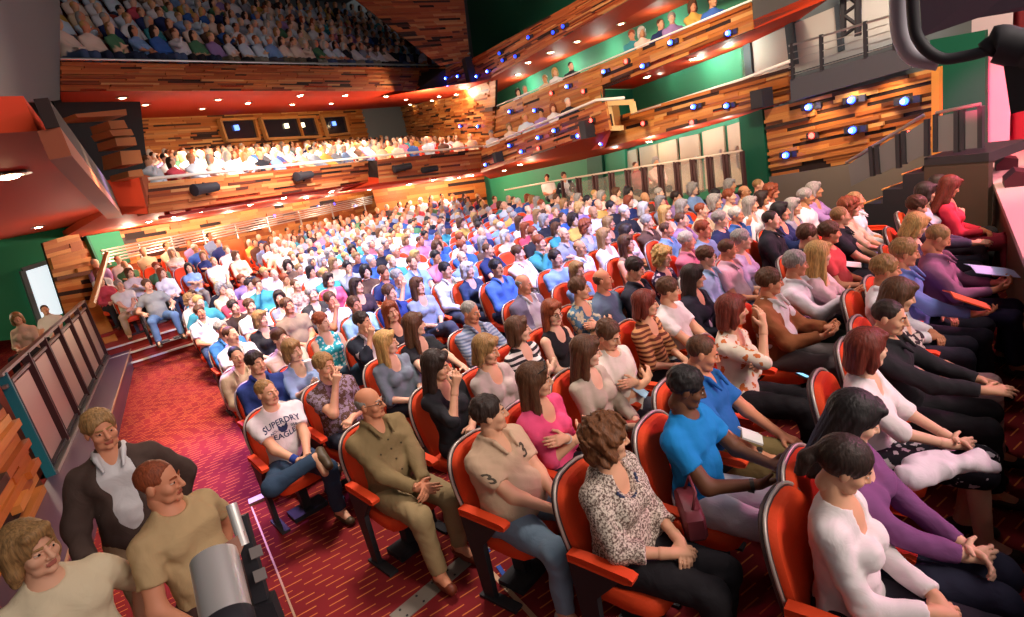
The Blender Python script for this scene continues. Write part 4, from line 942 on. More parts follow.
def crowd(name, label, cat, L):
    Vs, Qs, Cs = [], [], []; o = 0
    for x, y, z, rz, vi, sc, sh, lo, hr, sk, em in L:
        if em: continue
        V, Q, w = LOW[vi]; c, s = math.cos(rz), math.sin(rz)
        P = V*sc; P = np.stack([x+c*P[:, 0]-s*P[:, 1], y+s*P[:, 0]+c*P[:, 1], z+P[:, 2]], 1)
        pal = np.array([lin(SK[sk]), lin(sh), lin(lo), lin(HC[hr]), lin('3a2c26')]); Vs.append(P); Qs.append(Q+o); Cs.append(pal[w]); o += len(V)
    me = np_mesh(name, np.concatenate(Vs), np.concatenate(Qs), [M_CROWD]); ca = me.color_attributes.new('tint', 'FLOAT_COLOR', 'POINT')
    C = np.concatenate(Cs); ca.data.foreach_set('color', np.concatenate([C, np.ones((len(C), 1))], 1).astype(np.float32).ravel())
    ob = link(bpy.data.objects.new(name, me)); return tag(ob, label, cat, None, 'stuff')
def chair_field(name, label, L, m=M_ORANGE):
    mb = MB(); ol = arch(.23, .40, .90, .15, 4)
    for x, y, z, rz in L:
        c, s = math.cos(rz), math.sin(rz); T = lambda p: (x+c*p[0]-s*p[1], y+s*p[0]+c*p[1], z+p[2])
        mb.rings([[T((a, .17+dy+(b-.42)*.19, b)) for a, b in inset(ol, d)] for d, dy in ((.03, -.02), (0, .01), (0, .06))])
        mb.rings([[T((a*.22, -.04+b*.21, h)) for a, b in ((-1, -1), (1, -1), (1, 1), (-1, 1))] for h in (.34, .45)])
        mb.rings([[T((a*.03, .05+b*.05, h)) for a, b in ((-1, -1), (1, -1), (1, 1), (-1, 1))] for h in (0, .35)])
    return tag(mb.build(name, m, smooth=True), label, 'chairs', None, 'stuff')
crowd('stalls_crowd', 'distant rows of the audience filling the rear stalls', 'crowd', crowd_extra)
chair_field('stalls_seating', 'distant orange theatre chairs under the rear stalls audience', [c[:4] for c in crowd_extra])
# ------------------------------------------------------------------ the building
def S(n): return n
PLEFT = VP((.62, 7.7), (3.0, 14.5))                 # face of the left-hand side wall
BCL = VP((3.4, 12.4), (11, 15.2)); BCR = VP((11, 15.2), (16.15, 13.7))   # front of the circle
BWL = VP((2.5, 18.5), (11, 21.5)); BWR = VP((11, 21.5), (20, 17.0))    # back wall of the stalls
CWL = VP((2.0, 18.3), (10.4, 21.3)); CWR = VP((10.4, 21.3), (19.3, 16.9))
PRS = PRP.off(-.9); PRW = PRP.off(1.7); PRD = PRP.off(1.9)   # slip front, rear wall of the galleries, doors
N3 = lambda pl: np.array(pl.n)
def quad(pl, pts): return [pl.at(*p) for p in pts]
def panel(name, pl, pts, m, th=.08, parent=None):
    q = quad(pl, pts) if pl is not None else [pt(p) for p in pts]
    n = np.cross(q[1]-q[0], q[-1]-q[0])
    if n@(CAMP-q[0]) < 0: n = -n
    mb = MB(); mb.slab(q, th, n); return struct(mb.build(name, m, parent))
def wood(name, pl, TL, TR, BR, BL, **k):
    return planks(name, pl.at(*BL), pl.at(*BR), pl.at(*TR), pl.at(*TL), **k)
def poly(name, pts, m, th=.1, up=(0, 0, 1)):
    mb = MB(); mb.slab([pt(p) for p in pts], th, up); return struct(mb.build(name, m))
# floor of the stalls: flat near the stage, raked behind
xs = np.arange(-4, 20.1, .5); ys = np.arange(-4, 24.1, .5)
V = [(x, y, ff(x, y)) for y in ys for x in xs]; nx = len(xs); FQ = [(j*nx+i, j*nx+i+1, (j+1)*nx+i+1, (j+1)*nx+i) for j in range(len(ys)-1) for i in range(nx-1)]
mb = MB(); mb.add(V, FQ); o = struct(mb.build('floor', M_CARPET, fix=False))
# brass expansion strips and the steel cover plates let into the floor
M_BRASS = mat('strip_metal', 'c8a284', .4, .5)
def strip(name, a, b, w, m, label, h=.006, cat='floor strip'):
    a = atz(*a, h/2); b = atz(*b, h/2); mb = MB(); mb.bar(a, b, w, h); return tag(mb.build(name, m), label, cat)
strip('floor_strip', (250, 503), (312, 660), .014, M_BRASS, 'thin bright metal strip in the carpet running from the aisle end seat')
strip('floor_strip', (475, 555), (560, 645), .03, M_BRASS, 'metal strip in the carpet under the beige polo shirt')
strip('floor_strip', (150, 592), (236, 520), .012, M_BRASS, 'thin metal strip crossing the aisle carpet behind the lamp')
pl_ = strip('cover_plate', (395, 620), (486, 543), .13, mat('plate_metal', '8d8378', .5, .3), 'grey steel floor plate with screw holes beside the front chairs', cat='floor plate')
a, b = atz(395, 620, .006), atz(486, 543, .006); mb = MB(); t = unit(b-a); s_ = np.cross(t, (0, 0, 1.))
for k in range(6):
    for e in (-1, 1): c = a+(b-a)*(k+.5)/6+s_*e*.04; mb.rings([[c+np.array([.008*math.cos(q), .008*math.sin(q), z]) for q in np.linspace(0, 2*PI, 8, False)] for z in (-.002, .004)])
mb.build('screw_head', M_BLACK, pl_)
strip('cover_plate', (249, 503), (281, 489), .1, mat('plate_light', 'c4bcb8', .45, .2), 'pale metal plate on the carpet beside the aisle end chair', cat='floor plate', h=.03)
strip('tape_strip', (474, 556), (488, 548), .09, mat('blue_tape', '2f4fa8', .7), 'blue tape stuck on the carpet by the grey steel plate', cat='tape', h=.008)
strip('tape_strip', (498, 566), (508, 580), .03, mat('blue_tape', '2f4fa8', .7), 'small torn piece of blue tape on carpet under the chair', cat='tape', h=.008)
# steps up to the raised block at the left
M_NOSE = mat('step_nosing', 'd8cfc2', .5)
st = [((115, 369), (190, 345)), ((117, 355), (187, 335)), ((115, 342), (184, 325))]
A0, A1 = atz(110, 371, .12), atz(192, 345, .12); tdir = unit(A1-A0); back = np.array([-tdir[1], tdir[0], 0])
for k in range(3):
    a = A0+back*.36*k-tdir*(.25); b = A1+back*.36*k+tdir*.1; z1 = ff(*a[:2])*.3+.14*(k+1)-.0; d = 8 if k == 2 else .42
    mb = MB(); z0 = -.05
    mb.slab([(a[0], a[1], z1), (b[0], b[1], z1), (b[0]+back[0]*d, b[1]+back[1]*d, z1), (a[0]+back[0]*d, a[1]+back[1]*d, z1)], z1-z0, (0, 0, 1))
    so = struct(mb.build('floor_step', M_STEPC)); mb = MB(); mb.bar((a[0], a[1], z1-.008), (b[0], b[1], z1-.008), .07, .03); mb.build('step_nosing', M_NOSE, so)
for r in range(1, 4):      # terraces of the raised block
    z = .44+r*.15; p0 = np.array([2.85+r*.2, 14.78+r*.88-.45]); p1 = p0+np.array([3.3, -.65])
    mb = MB(); mb.slab([(*p0, z), (*p1, z), (p1[0]+1.6, p1[1]+4.9, z), (p0[0]+1.0, p0[1]+4.9, z)] if r == 3 else [(*p0, z), (*p1, z), (p1[0]+.25, p1[1]+1, z), (p0[0]+.25, p0[1]+1, z)], .5, (0, 0, 1)); struct(mb.build('floor_terrace', M_STEPC))
# left-hand wall: timber pier, plinth, side box with railing
def lw(px, py): return PLEFT.at(px, py)
q0, q1 = PLEFT.at(-60, 640), PLEFT.at(52, 480)
d3 = PLEFT.t
def onl(s, z, off=0): return PLEFT.a+d3*s+PLEFT.n*off+np.array([0, 0, z])
s_near = -4.5; s_post = (PLEFT.at(47, 480)-PLEFT.a)@d3; s_far = (PLEFT.at(103, 356)-PLEFT.a)@d3; z_box = z_far = .3
planks('wall_left', onl(s_near, 0), onl(s_post-.22, 0), onl(s_post-.22, 1.45), onl(s_near, 1.45), rowh=.075, seed=3, dm=.08)
planks('wall_left_box', onl(s_post, 0), onl(s_far+.6, 0), onl(s_far+.6, z_far), onl(s_post, z_box), rowh=.07, seed=4)
M_PLINTH = mat('plinth_paint', '5e4a5c', .35, .1)
mb = MB(); mb.slab([onl(s_near, .3, .02), onl(s_far+.6, .3, .02), onl(s_far+.6, .3, .48), onl(s_near, .3, .48)], .3, (0, 0, 1)); struct(mb.build('trim_plinth', M_PLINTH))
mb = MB(); mb.bar(onl(s_near, .3, .48), onl(s_far+.6, .3, .48), .02, .02); struct(mb.build('trim_plinth_edge', M_BRASS))
# box floor and back
mb = MB(); mb.slab([onl(s_post-2.5, z_box, 0), onl(s_far+1.2, z_far, 0), onl(s_far+1.2, z_far, -3.2), onl(s_post-2.5, z_box, -3.2)], .2, (0, 0, 1)); struct(mb.build('floor_box', M_STEPC))
M_POST = mat('railing_bronze', '4a2f2c', .4, .3); M_POSTB = mat('post_blue_green', '1d6a74', .5)
rail = thing('box_railing', 'dark bronze railing with perforated infill panels along the side box', 'railing', onl(s_post, z_box))
def rl(s, z, off=0): p = onl(s, z, off)-onl(s_post, z_box); return p
npost = 6; Hh = 1.22
L_ = s_far-s_post
for k in range(npost+1):
    s = s_post+L_*k/npost; zb = z_box+(z_far-z_box)*k/npost
    mb = MB(); mb.bar(rl(s, zb, .05), rl(s, zb+Hh, .05), .09, .05, up=tuple(d3)); mb.build('post', M_POSTB if k == 0 else M_POST, rail)
    if k < npost:
        s2 = s+L_/npost; z2 = z_box+(z_far-z_box)*(k+1)/npost
        mb = MB(); mb.slab([rl(s+.14, zb+.1, .05), rl(s2-.12, z2+.1, .05), rl(s2-.12, z2+Hh-.18, .05), rl(s+.14, zb+Hh-.18, .05)], .015, tuple(PLEFT.n)); mb.build('perforated_panel', M_PANEL, rail)
        mb = MB(); mb.bar(rl(s+.12, zb+.08, .06), rl(s2-.1, z2+.08, .06), .05, .03); mb.bar(rl(s+.12, zb+.05, .06), rl(s+.12, zb+Hh-.1, .06), .04, .03, up=tuple(d3)); mb.build('panel_frame', M_BLACK, rail)
for dz, w in ((0, .07), (-.13, .04)):
    mb = MB(); mb.bar(rl(s_post-.1, z_box+Hh+dz, .05), rl(s_far+.1, z_far+Hh+dz, .05), w, .035); mb.build('top_rail' if dz == 0 else 'mid_rail', mat('rail_metal', '8f7c72', .35, .5), rail)
mb = MB(); mb.bar(rl(s_post, z_box+.02, .06), rl(s_far, z_far+.02, .06), .12, .04); mb.build('bottom_rail', M_STEEL, rail)
# what stands behind the box: green wall, lit doorway, timber return with its ragged edge
BXB = VP((-3.5, 17.0), (2.9, 17.9))
panel('wall_box_rear', BXB, [(-40, 200), (60, 200), (105, 330), (-40, 345)], M_GREEN, .1)
panel('wall_box_side', None, [onl(s_post-2, .0, -3), onl(s_far+3, 0, -3), onl(s_far+3, 4.5, -3), onl(s_post-2, 4.5, -3)], M_GREEN, .1)
BX2 = BXB.off(.15)
M_LITDOOR = mat('lit_doorway', 'cfdbe0', .6, emit=.9)
door = panel('door_1', BX2, [(24, 270), (50, 262), (66, 312), (40, 322)], M_LITDOOR, .03)
mb = MB()
for a, b in (((22, 271), (40, 324)), ((51, 261), (68, 312)), ((22, 270), (51, 261))): mb.bar(BX2.at(*a), BX2.at(*b), .12, .1)
mb.build('door_frame', mat('door_frame_grey', '6a7276', .5), door)
wood('wall_box_return', VP((1.2, 16.4), (3.2, 17.2)), (42, 243), (78, 232), (112, 326), (70, 330), rowh=.11, seed=9, dm=.12, lmax=1.2)
pr = VP((2.2, 15.2), (3.0, 15.6))
wood('wall_left_rear', BWL, (62, 236), (95, 232), (128, 320), (92, 330), rowh=.1, seed=10)
# timber newel and side of the raised block
mb = MB(); a, b = atz(88, 309, 1.05), atz(117, 369, .1); c, d = atz(101, 305, 1.05), atz(130, 366, .1)
mb.slab([b, d, c, a], .12); tag(mb.build('timber_newel', M_WOOD), 'timber end panel at the foot of the raised block beside steps', 'end panel')
hr = MB(); hr.tube([atd(92, 305, 13.2), atd(107, 254, 16.2)], .06, 8); tag(hr.build('handrail', mat('handrail_wood', 'a06c3a', .5)), 'pale timber handrail rising beside the raised block', 'handrail')
# stalls back wall with its green door and metal guard rails
top = [(96, 232), (220, 214), (323, 199), (372, 191)]
wood('wall_back', BWL, (90, 236), (372, 190), (396, 262), (116, 330), rowh=.14, seed=12)
wood('wall_back_right', BWR, (372, 190), (484, 176), (492, 240), (392, 262), rowh=.14, seed=13)
o = panel('door_2', BWL.off(.12), [(84, 237), (119, 230), (131, 262), (99, 270)], M_GREEN, .05)
mb = MB(); mb.bar(BWL.off(.2).at(86, 236), BWL.off(.2).at(100, 268), .1, .06); mb.build('door_frame', M_DGREEN, o)
panel('wall_barrier', BWL.off(1.3), [(198, 247), (242, 238), (250, 262), (206, 272)], wood_mat('barrier_wood', [(0, 'c86a2c'), (.5, 'a84c20'), (1, 'd88a48')]), .1)
gr = thing('guard_railing', 'five metal bars guarding the wall behind the rear seats', 'railing', BWL.off(1.0).at(110, 255))
G0 = np.array(gr.location)
for k in range(5):
    mb = MB(); f = k/4
    mb.tube([BWL.off(1.0).at(101+3*f, 251+12*f)-G0, BWL.off(1.0).at(372, 196+7*f)-G0], .025, 6); mb.build('bar', M_STEEL, gr)
for k in range(9):
    x = 106+k*32; y = 252-(x-106)*.207; mb = MB(); mb.bar(BWL.off(.96).at(x, y-2)-G0, BWL.off(.96).at(x+4, y+13)-G0, .05, .05); mb.build('stanchion', M_STEEL, gr)
# white-nosed aisle steps between raised block and main block
for k in range(4):
    a, b = atz(236+6*k, 258+5.5*k-2, .75-.1*k), atz(262+4*k, 252+6*k+3, .75-.1*k); mb = MB(); mb.bar(a, b, .06, .04); tag(mb.build('step_nosing', M_NOSE), 'white edge of the '+ORD[k+1]+' step down between rear seat blocks', 'step edge')
# ---- circle
zc = lambda P, dz: np.array([P[0], P[1], P[2]+dz])
wood('wall_circle_front', BCL, (148, 183), (368, 161), (368, 182), (148, 214), rowh=.075, seed=21, m=M_WOODR)
wood('wall_circle_front_right', BCR, (377, 160), (482, 149), (481, 172), (379, 183), rowh=.075, seed=22, m=M_WOODR)
panel('wall_circle_notch', None, [BCL.at(368, 161), BCR.at(378, 160), BCR.at(380, 183), BCL.at(369, 182)], M_GAP, .06)
# soffit of the circle
sof = [BCL.at(104, 214), BCL.at(148, 214), BCL.at(368, 182), BCR.at(379, 183), BCR.at(481, 172), BWR.at(488, 176), BWR.at(372, 190), BWL.at(60, 240)]
def soffit(name, pts, m=M_RED):
    c = sum(pts)/len(pts); mb = MB(); n = len(pts); mb.add(pts+[c]+[p+np.array([0, 0, .15]) for p in pts], [(i, (i+1) % n, n) for i in range(n)]+[(i, i+n+1, (i+1) % n+n+1, (i+1) % n) for i in range(n)]+[tuple(range(n+1, 2*n+1))])
    return struct(mb.build(name, m))
soffit('ceiling_under_circle', sof)
# circle seating: terrace from the front up to the back wall
CT = [CWL.at(128, 160), CWL.at(405, 139), CWR.at(470, 146)]
mb = MB(); f0 = [zc(BCL.at(148, 186), -.6), zc(BCL.at(370, 162), -.6), zc(BCR.at(482, 150), -.6)]
f0 = [p+unit(np.array([p[0], p[1], 0]))*.15 for p in f0]
nr = 6; rowsC = []
for r in range(nr+1):
    t = r/nr; rowsC.append([f0[k]*(1-t)+(CT[k]-np.array([0, 0, .9]))*t for k in range(3)])
for r in range(nr):
    for k in range(2):
        a, b, c, d = rowsC[r][k], rowsC[r][k+1], rowsC[r+1][k+1], rowsC[r+1][k]; c = zc(c, b[2]-c[2]); d = zc(d, a[2]-d[2]); mb.slab([a, b, c, d], .06, (0, 0, 1))
struct(mb.build('floor_circle', M_STEPC))
wood('wall_circle_rear', CWL, (70, 121), (405, 107), (405, 160), (95, 185), rowh=.1, seed=23)
wins = [((216, 121), (251, 119.5), (256, 140), (223, 142)), ((257, 119.5), (312, 117.5), (318, 137.5), (264, 140)), ((319, 117.5), (343, 116), (347, 134), (325, 136.5))]
for i, w in enumerate(wins):
    pl = CWL.off(-.0); nn = -CWL.n if (CAMP-CWL.a)@(-CWL.n) > 0 else CWL.n
    q = [pl.at(*p)+nn*.12 for p in w]; mb = MB(); mb.slab(q, .1, nn); o = struct(mb.build(f'window_{i+1}', M_GLASSD))
    mb = MB()
    for k in range(4): mb.bar(q[k]+nn*.03, q[(k+1) % 4]+nn*.03, .16, .1)
    if i == 1: mb.bar((q[0]*.35+q[1]*.65)+nn*.03, (q[3]*.35+q[2]*.65)+nn*.03, .12, .1)
    mb.build('window_frame', M_WOOD, o)
    for k in range(2 if i == 1 else 1):
        c = q[0]*.35+q[1]*.25+q[2]*.15+q[3]*.25+(q[1]-q[0])*.3*k; mb = MB(); mb.box(c+nn*.05, (.16, .1, .18)); mb.build('lit_screen', mat('screen_glow', 'e8d8b0' if k or i == 1 else '5a7ae0', .5, emit=3), o)
# circle back right: timber wall running round to the gallery, seen above the seats
TCR = VP((12.2, 17.6), (15.3, 13.0))
_ca, _cb = CWL.at(400, 125), PRP.at(489, 118); TCS = VP(_ca[:2], _cb[:2])
wood('wall_circle_side', TCS, (398, 107), (496, 80), (494, 152), (396, 146), rowh=.1, seed=24, dm=.09)
# rails along the front of the circle, one tube each
def hrail(name, label, pl, pts, r=.03, posts=8, ph=.35, m=None):
    o = thing(name, label, 'railing', pl[0].at(*pts[0]) if isinstance(pl, list) else pl.at(*pts[0])); O = np.array(o.location)
    P = [(pl[i] if isinstance(pl, list) else pl).at(*p) for i, p in enumerate(pts)]; m = m or mat('rail_white', 'e6ddd2', .4)
    mb = MB(); mb.tube([p-O for p in P], r, 8); mb.build('top_rail', m, o, smooth=2)
    L = [np.linalg.norm(b-a) for a, b in zip(P, P[1:])]; T = sum(L)
    for k in range(posts):
        s = T*(k+.5)/posts; i = 0
        while s > L[i] and i < len(L)-1: s -= L[i]; i += 1
        c = P[i]+(P[i+1]-P[i])*s/L[i]-O; mb = MB(); mb.bar(c, c-np.array([0, 0, ph]), .035, .035); mb.build('baluster', m, o)
    return o
hrail('balcony_rail', 'long white rail along the front of the lower balcony', [BCL, BCL, BCR, BCR], [(148, 179), (368, 157), (374, 156), (484, 146)], .035, 16)
hrail('balcony_rail', 'white rail along the side gallery where people lean and watch', [PRS, PRS, PRS], [(484, 147), (597, 100), (624, 98)], .035, 10)
# upper circle, dark and unlit
wood('wall_upper_front', BCL, (60, 62), (420, 68), (416, 91), (60, 91), rowh=.09, seed=31, m=M_WOODR)
planks('wall_upper_front_right', BCL.at(416, 91), PRP.at(449, 91), PRP.at(446, 68), BCL.at(420, 68), rowh=.09, seed=32, m=M_WOODR)
wood('wall_upper_corner', PRP, (446, 68), (470, 56), (492, 78), (449, 91), rowh=.09, seed=33, m=M_WOODR)
wood('wall_upper_side', PRP, (470, 60), (600, -12), (640, -6), (490, 79), rowh=.09, seed=34, m=M_WOODR)
soffit('ceiling_under_upper', [BCL.at(60, 91), BCL.at(416, 91), PRP.at(449, 91), PRP.at(492, 79), CWR.at(466, 98), CWL.at(405, 107.5), CWL.at(65, 121.5)])
soffit('ceiling_upper_side', [PRP.at(490, 79), PRP.at(640, -6), PRP.at(760, -60), PRW.at(752, -28), PRW.at(690, 2), PRW.at(560, 61), PRW.at(494, 94)])
# gallery fronts on the right-hand wall
wood('wall_gallery_upper', PRP, (494, 109), (602, 64), (604, 132), (492, 156), rowh=.08, seed=41)
wood('wall_gallery_upper_right', PRP, (602, 64), (752, 2), (754, 29), (602, 89), rowh=.08, seed=42)
wood('wall_slip_front', PRS, (482, 150), (607, 101), (612, 129), (481, 173), rowh=.075, seed=43, m=M_WOODR)
wood('wall_slip_front_right', PRP, (600, 121), (791, 67), (793, 99), (600, 149), rowh=.08, seed=44)
panel('wall_slip_end', None, [PRS.at(607, 101), PRP.at(618, 100), PRP.at(622, 126), PRS.at(612, 129)], M_WOOD, .05)
soffit('ceiling_slip', [PRS.at(481, 173), PRS.at(612, 129), PRP.at(605, 148), PRP.at(793, 99), PRW.at(766, 110), PRW.at(600, 156), PRW.at(490, 179)])
soffit('ceiling_gallery', [PRP.at(600, 89), PRP.at(754, 29), PRP.at(830, -2), PRW.at(800, 19), PRW.at(742, 47), PRW.at(632, 89)])
mb = MB(); mb.slab([PRS.at(486, 149)+(0, 0, -.25), PRS.at(607, 101)+(0, 0, -.25), PRP.at(618, 101)+(0, 0, -.25), PRP.at(494, 148)+(0, 0, -.25)], .1, (0, 0, 1)); struct(mb.build('floor_slip', M_STEPC))
# green walls at the back of the galleries
M_LG = mat('gallery_green', '3f8f6a', .6)
panel('wall_gallery_rear', PRW, [(486, 70), (760, -60), (760, 14), (486, 118)], M_LG)
panel('wall_gallery_rear_lower', PRW, [(596, 78), (742, 30), (746, 82), (596, 132)], M_LG)
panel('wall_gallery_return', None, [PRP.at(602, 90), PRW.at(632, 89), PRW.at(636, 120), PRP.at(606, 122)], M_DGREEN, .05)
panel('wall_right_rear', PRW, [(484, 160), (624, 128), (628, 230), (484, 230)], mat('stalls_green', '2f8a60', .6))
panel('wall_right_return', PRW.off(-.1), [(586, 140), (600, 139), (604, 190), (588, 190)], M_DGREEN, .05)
panel('wall_right_doors', PRD, [(600, 140), (742, 100), (748, 190), (606, 220)], M_LG)
dp = [((620, 153), (636, 149), (640, 200), (624, 203)), ((639, 148), (656, 144), (660, 197), (643, 200)), ((658, 143.5), (676, 139), (680, 194), (662, 197)), ((679, 138), (698, 134), (702, 190), (683, 193)), ((702, 132), (723, 126), (727, 186), (706, 189)), ((727, 126), (739, 122), (743, 184), (731, 186))]
M_DOORP = mat('door_cream', 'b5a88c', .5)
for i, q in enumerate(dp):
    o = panel(f'door_{i+3}', PRD.off(-.12), q, M_DOORP, .06); c = PRD.off(-.2).at(q[1][0]-1.5, (q[1][1]+q[2][1])/2+4); mb = MB(); mb.box(c, (.05, .05, .5)); mb.build('door_handle', M_STEEL, o)
panel('wall_right_panel', PRP.off(-.02), [(739, 117), (762, 109), (769, 200), (746, 200)], M_DGREEN, .3)
# big timber wall by the stage
wood('wall_right', PRP, (765, 110), (937, 67), (940, 147), (772, 177), rowh=.058, seed=45, dm=.06, gaps=.09, lmax=1.2)
panel('wall_right_base', PRP.off(-.04), [(769, 177), (940, 150), (944, 230), (773, 230)], mat('base_grey', '6c6258', .8))
mb = MB(); mb.bar(PRP.off(-.06).at(937, 67), PRP.off(-.06).at(937, 180), .08, .1); struct(mb.build('trim_wall_right', mat('trim_timber', 'd08a3c', .5)))
# technical walkway over it
panel('wall_walkway_front', PRP.off(-.35), [(790, 80), (904, 46), (912, 68), (791, 102)], mat('walkway_grey', '4b4a50', .7), .12)
panel('floor_walkway', None, [PRP.off(-.35).at(790, 81), PRP.off(-.35).at(904, 47), PRW.at(905, 40), PRW.at(790, 74)], M_DARK, .1)
wr = thing('walkway_railing', 'steel railing of thin wires on the grey technical walkway', 'railing', PRP.off(-.35).at(800, 60)); WO = np.array(wr.location); W5 = PRP.off(-.35)
for k in range(5):
    f = k/4; mb = MB(); mb.tube([W5.at(789, 46+30*f)-WO, W5.at(896, 14+30*f)-WO], .018 if k == 0 else .008, 6); mb.build('wire', M_STEEL, wr)
for x in (792, 821, 865, 894):
    y = 46-(x-789)*.3; mb = MB(); mb.bar(W5.at(x, y-2)-WO, W5.at(x+1, y+34)-WO, .045, .045); mb.build('post', M_BLACK, wr)
M_WW = mat('wall_pale_grey', 'b9b2a8', .8)
panel('wall_right_upper', PRW, [(740, 46), (900, -20), (905, 60), (745, 100)], M_WW)
panel('wall_right_upper_front', PRP, [(752, 0), (900, -60), (904, -40), (754, 28)], mat('upper_grey', '55534f', .8))
for i, (a, b, w) in enumerate((((742, 36), (746, 84), 7), ((784, 22), (789, 66), 8), ((834, 6), (838, 52), 5))):
    panel(f'trim_{i+1}', PRW.off(-.06), [a, (a[0]+w, a[1]-2), (b[0]+w, b[1]-2), b], M_DARK, .1)
tr = thing('lighting_truss', 'dark lattice truss tower above the walkway', 'truss', W5.at(850, 20)); TO = np.array(tr.location); T5 = PRP.off(.3)
ch_ = [[T5.at(x, y)-TO for y in (-30, 36)] for x in (843, 858)]
for c in ch_: mb = MB(); mb.tube([c[0], (c[0][0], c[0][1], 11-TO[2])], .05, 6); mb.build('hanger', M_BLACK, tr)
for a, b in ch_: mb = MB(); mb.tube([a, b], .05, 6); mb.build('chord', M_BLACK, tr)
for k in range(6):
    a = ch_[k % 2][0]*(1-k/6)+ch_[k % 2][1]*(k/6); b = ch_[1-k % 2][0]*(1-(k+1)/6)+ch_[1-k % 2][1]*((k+1)/6); mb = MB(); mb.tube([a, b], .03, 5); mb.build('brace', M_BLACK, tr)
# rails of the galleries
hrail('gallery_rail', 'thin pale rail along the upper side gallery', PRP, [(494, 107), (602, 62), (752, 0)], .02, 14, .3)
hrail('gallery_rail', 'cream rail along the lower side gallery above the doors', PRP, [(632, 114), (741, 80), (793, 60)], .03, 8, .35)
# box end of the slip: small timber frame
mb = MB()
for a, b in (((608, 103), (632, 102)), ((632, 102), (634, 113)), ((608, 103), (612, 128)), ((612, 128), (622, 128))): mb.bar(PRS.off(.05).at(*a), PRS.off(.05).at(*b), .1, .1)
tag(mb.build('slip_end_frame', mat('frame_cream', 'd8b478', .5)), 'cream timber frame closing the end of the side gallery', 'frame')
# railing in front of the doors with dark posts and glass leaves
rs = thing('platform_railing', 'railing of dark posts and glass leaves in front of the cream doors', 'railing', PRP.off(-.3).at(650, 180)); RO = np.array(rs.location); RP = PRP.off(-.3)
mb = MB(); mb.tube([RP.at(505, 190)-RO, RP.at(560, 180)-RO, RP.at(742, 151)-RO], .025, 8); mb.build('top_rail', mat('rail_cream', 'd8c8b0', .4), rs)
M_PGLASS = mat('railing_glass', 'cbbfae', .1, alpha=.14)
px = [562+i*(742-562)/11 for i in range(12)]
for i, x in enumerate(px):
    y = 180-(x-562)*.161
    for dx in ((-1.6, 1.6) if 0 < i < 11 else (0,)):
        mb = MB(); mb.bar(RP.at(x+dx, y)-RO, RP.at(x+dx+3, y+36)-RO, .07, .06); mb.build('post', M_POST, rs)
    if i < 11: mb = MB(); x2 = px[i+1]; y2 = 180-(x2-562)*.161; mb.slab([RP.at(x+3, y+4)-RO, RP.at(x2-3, y2+4)-RO, RP.at(x2, y2+34)-RO, RP.at(x+6, y+34)-RO], .012, tuple(RP.n)); mb.build('glass_leaf', M_PGLASS, rs)
# ---- stage side: stair with railing, platform, stage, pink proscenium
SS = PRP.off(-1.0)
plat = [SS.at(924, 158), SS.at(989, 147)]; z_pl = plat[0][2]
mb = MB(); p0, p1 = plat; p1 = zc(p1, p0[2]-p1[2]); n_ = PRP.n
mb.slab([p0, p1, p1+n_*.95, p0+n_*.95], .12, (0, 0, 1)); struct(mb.build('floor_side_stage', M_BLACK))
panel('wall_side_stage', None, [p0+(0, 0, -.1), p1+(0, 0, -.1), (p1[0], p1[1], 0), (p0[0], p0[1], 0)], mat('stage_brown', '4a3a30', .8), .1)
nst = 6; q0 = SS.at(880, 186); q0 = np.array([q0[0], q0[1], 0])
run = np.array([p0[0]-PRP.t[0]*-0, p0[1], 0]); sd = PRP.t*.27
so_ = thing('stage_stair', 'dark stair of lit treads up to the side of stage', 'stair', (p0[0], p0[1], 0))
for k in range(nst):
    z = z_pl*(nst-k)/(nst+1); a = sd*k; mb = MB(); c = a
    mb.slab([c+(0, 0, z), c+sd+(0, 0, z), c+sd+n_*.95+(0, 0, z), c+n_*.95+(0, 0, z)], max(.08, z), (0, 0, 1)); mb.build('tread', M_BLACK, so_)
    mb = MB(); mb.bar(c+sd+(0, 0, z), c+sd+n_*.95+(0, 0, z), .03, .02); mb.build('tread_glow_edge', mat('amber_tread_glow', 'e8a050', .5), so_)  # amber bars put in for the orange light on the treads
sr = thing('stair_railing', 'black framed railing with grey panels up the stage stair', 'railing', SS.at(900, 165)); SO = np.array(sr.location)
mb = MB(); mb.tube([SS.at(846, 163)-SO, SS.at(924, 115)-SO], .022, 8); mb.build('handrail', M_STEEL, sr)
fr = [((871, 146), (873, 176)), ((877, 145), (879, 174)), ((898, 134), (899, 168)), ((904, 131), (905, 164)), ((927, 119), (927, 156)), ((936, 114), (936, 152)), ((957, 111), (957, 152)), ((963, 110), (963, 150)), ((981, 106), (981, 148))]
for a, b in fr: mb = MB(); mb.bar(SS.at(*a)-SO, SS.at(*b)-SO, .06, .05); mb.build('post', M_BLACK, sr)
mb = MB(); mb.tube([SS.at(936, 113)-SO, SS.at(981, 104)-SO], .022, 8); mb.build('top_rail', M_STEEL, sr)
M_GP = mat('grey_infill', '6a6666', .7)
for q in (((849, 165), (870, 149), (872, 176), (852, 186)), ((879, 147), (897, 136), (898, 166), (881, 173)), ((906, 133), (926, 121), (926, 154), (907, 163)), ((937, 116), (956, 113), (956, 150), (937, 152)), ((964, 112), (980, 109), (980, 147), (964, 149))):
    mb = MB(); mb.slab([p-SO for p in quad(SS.off(.02), q)], .02, tuple(n_)); mb.build('infill_panel', M_GP, sr)
# green recess beside the stage, hanging speaker boxes
PG = PRP.off(1.2)
panel('wall_stage_side', PG, [(930, 40), (985, 30), (985, 160), (932, 165)], M_DGREEN)
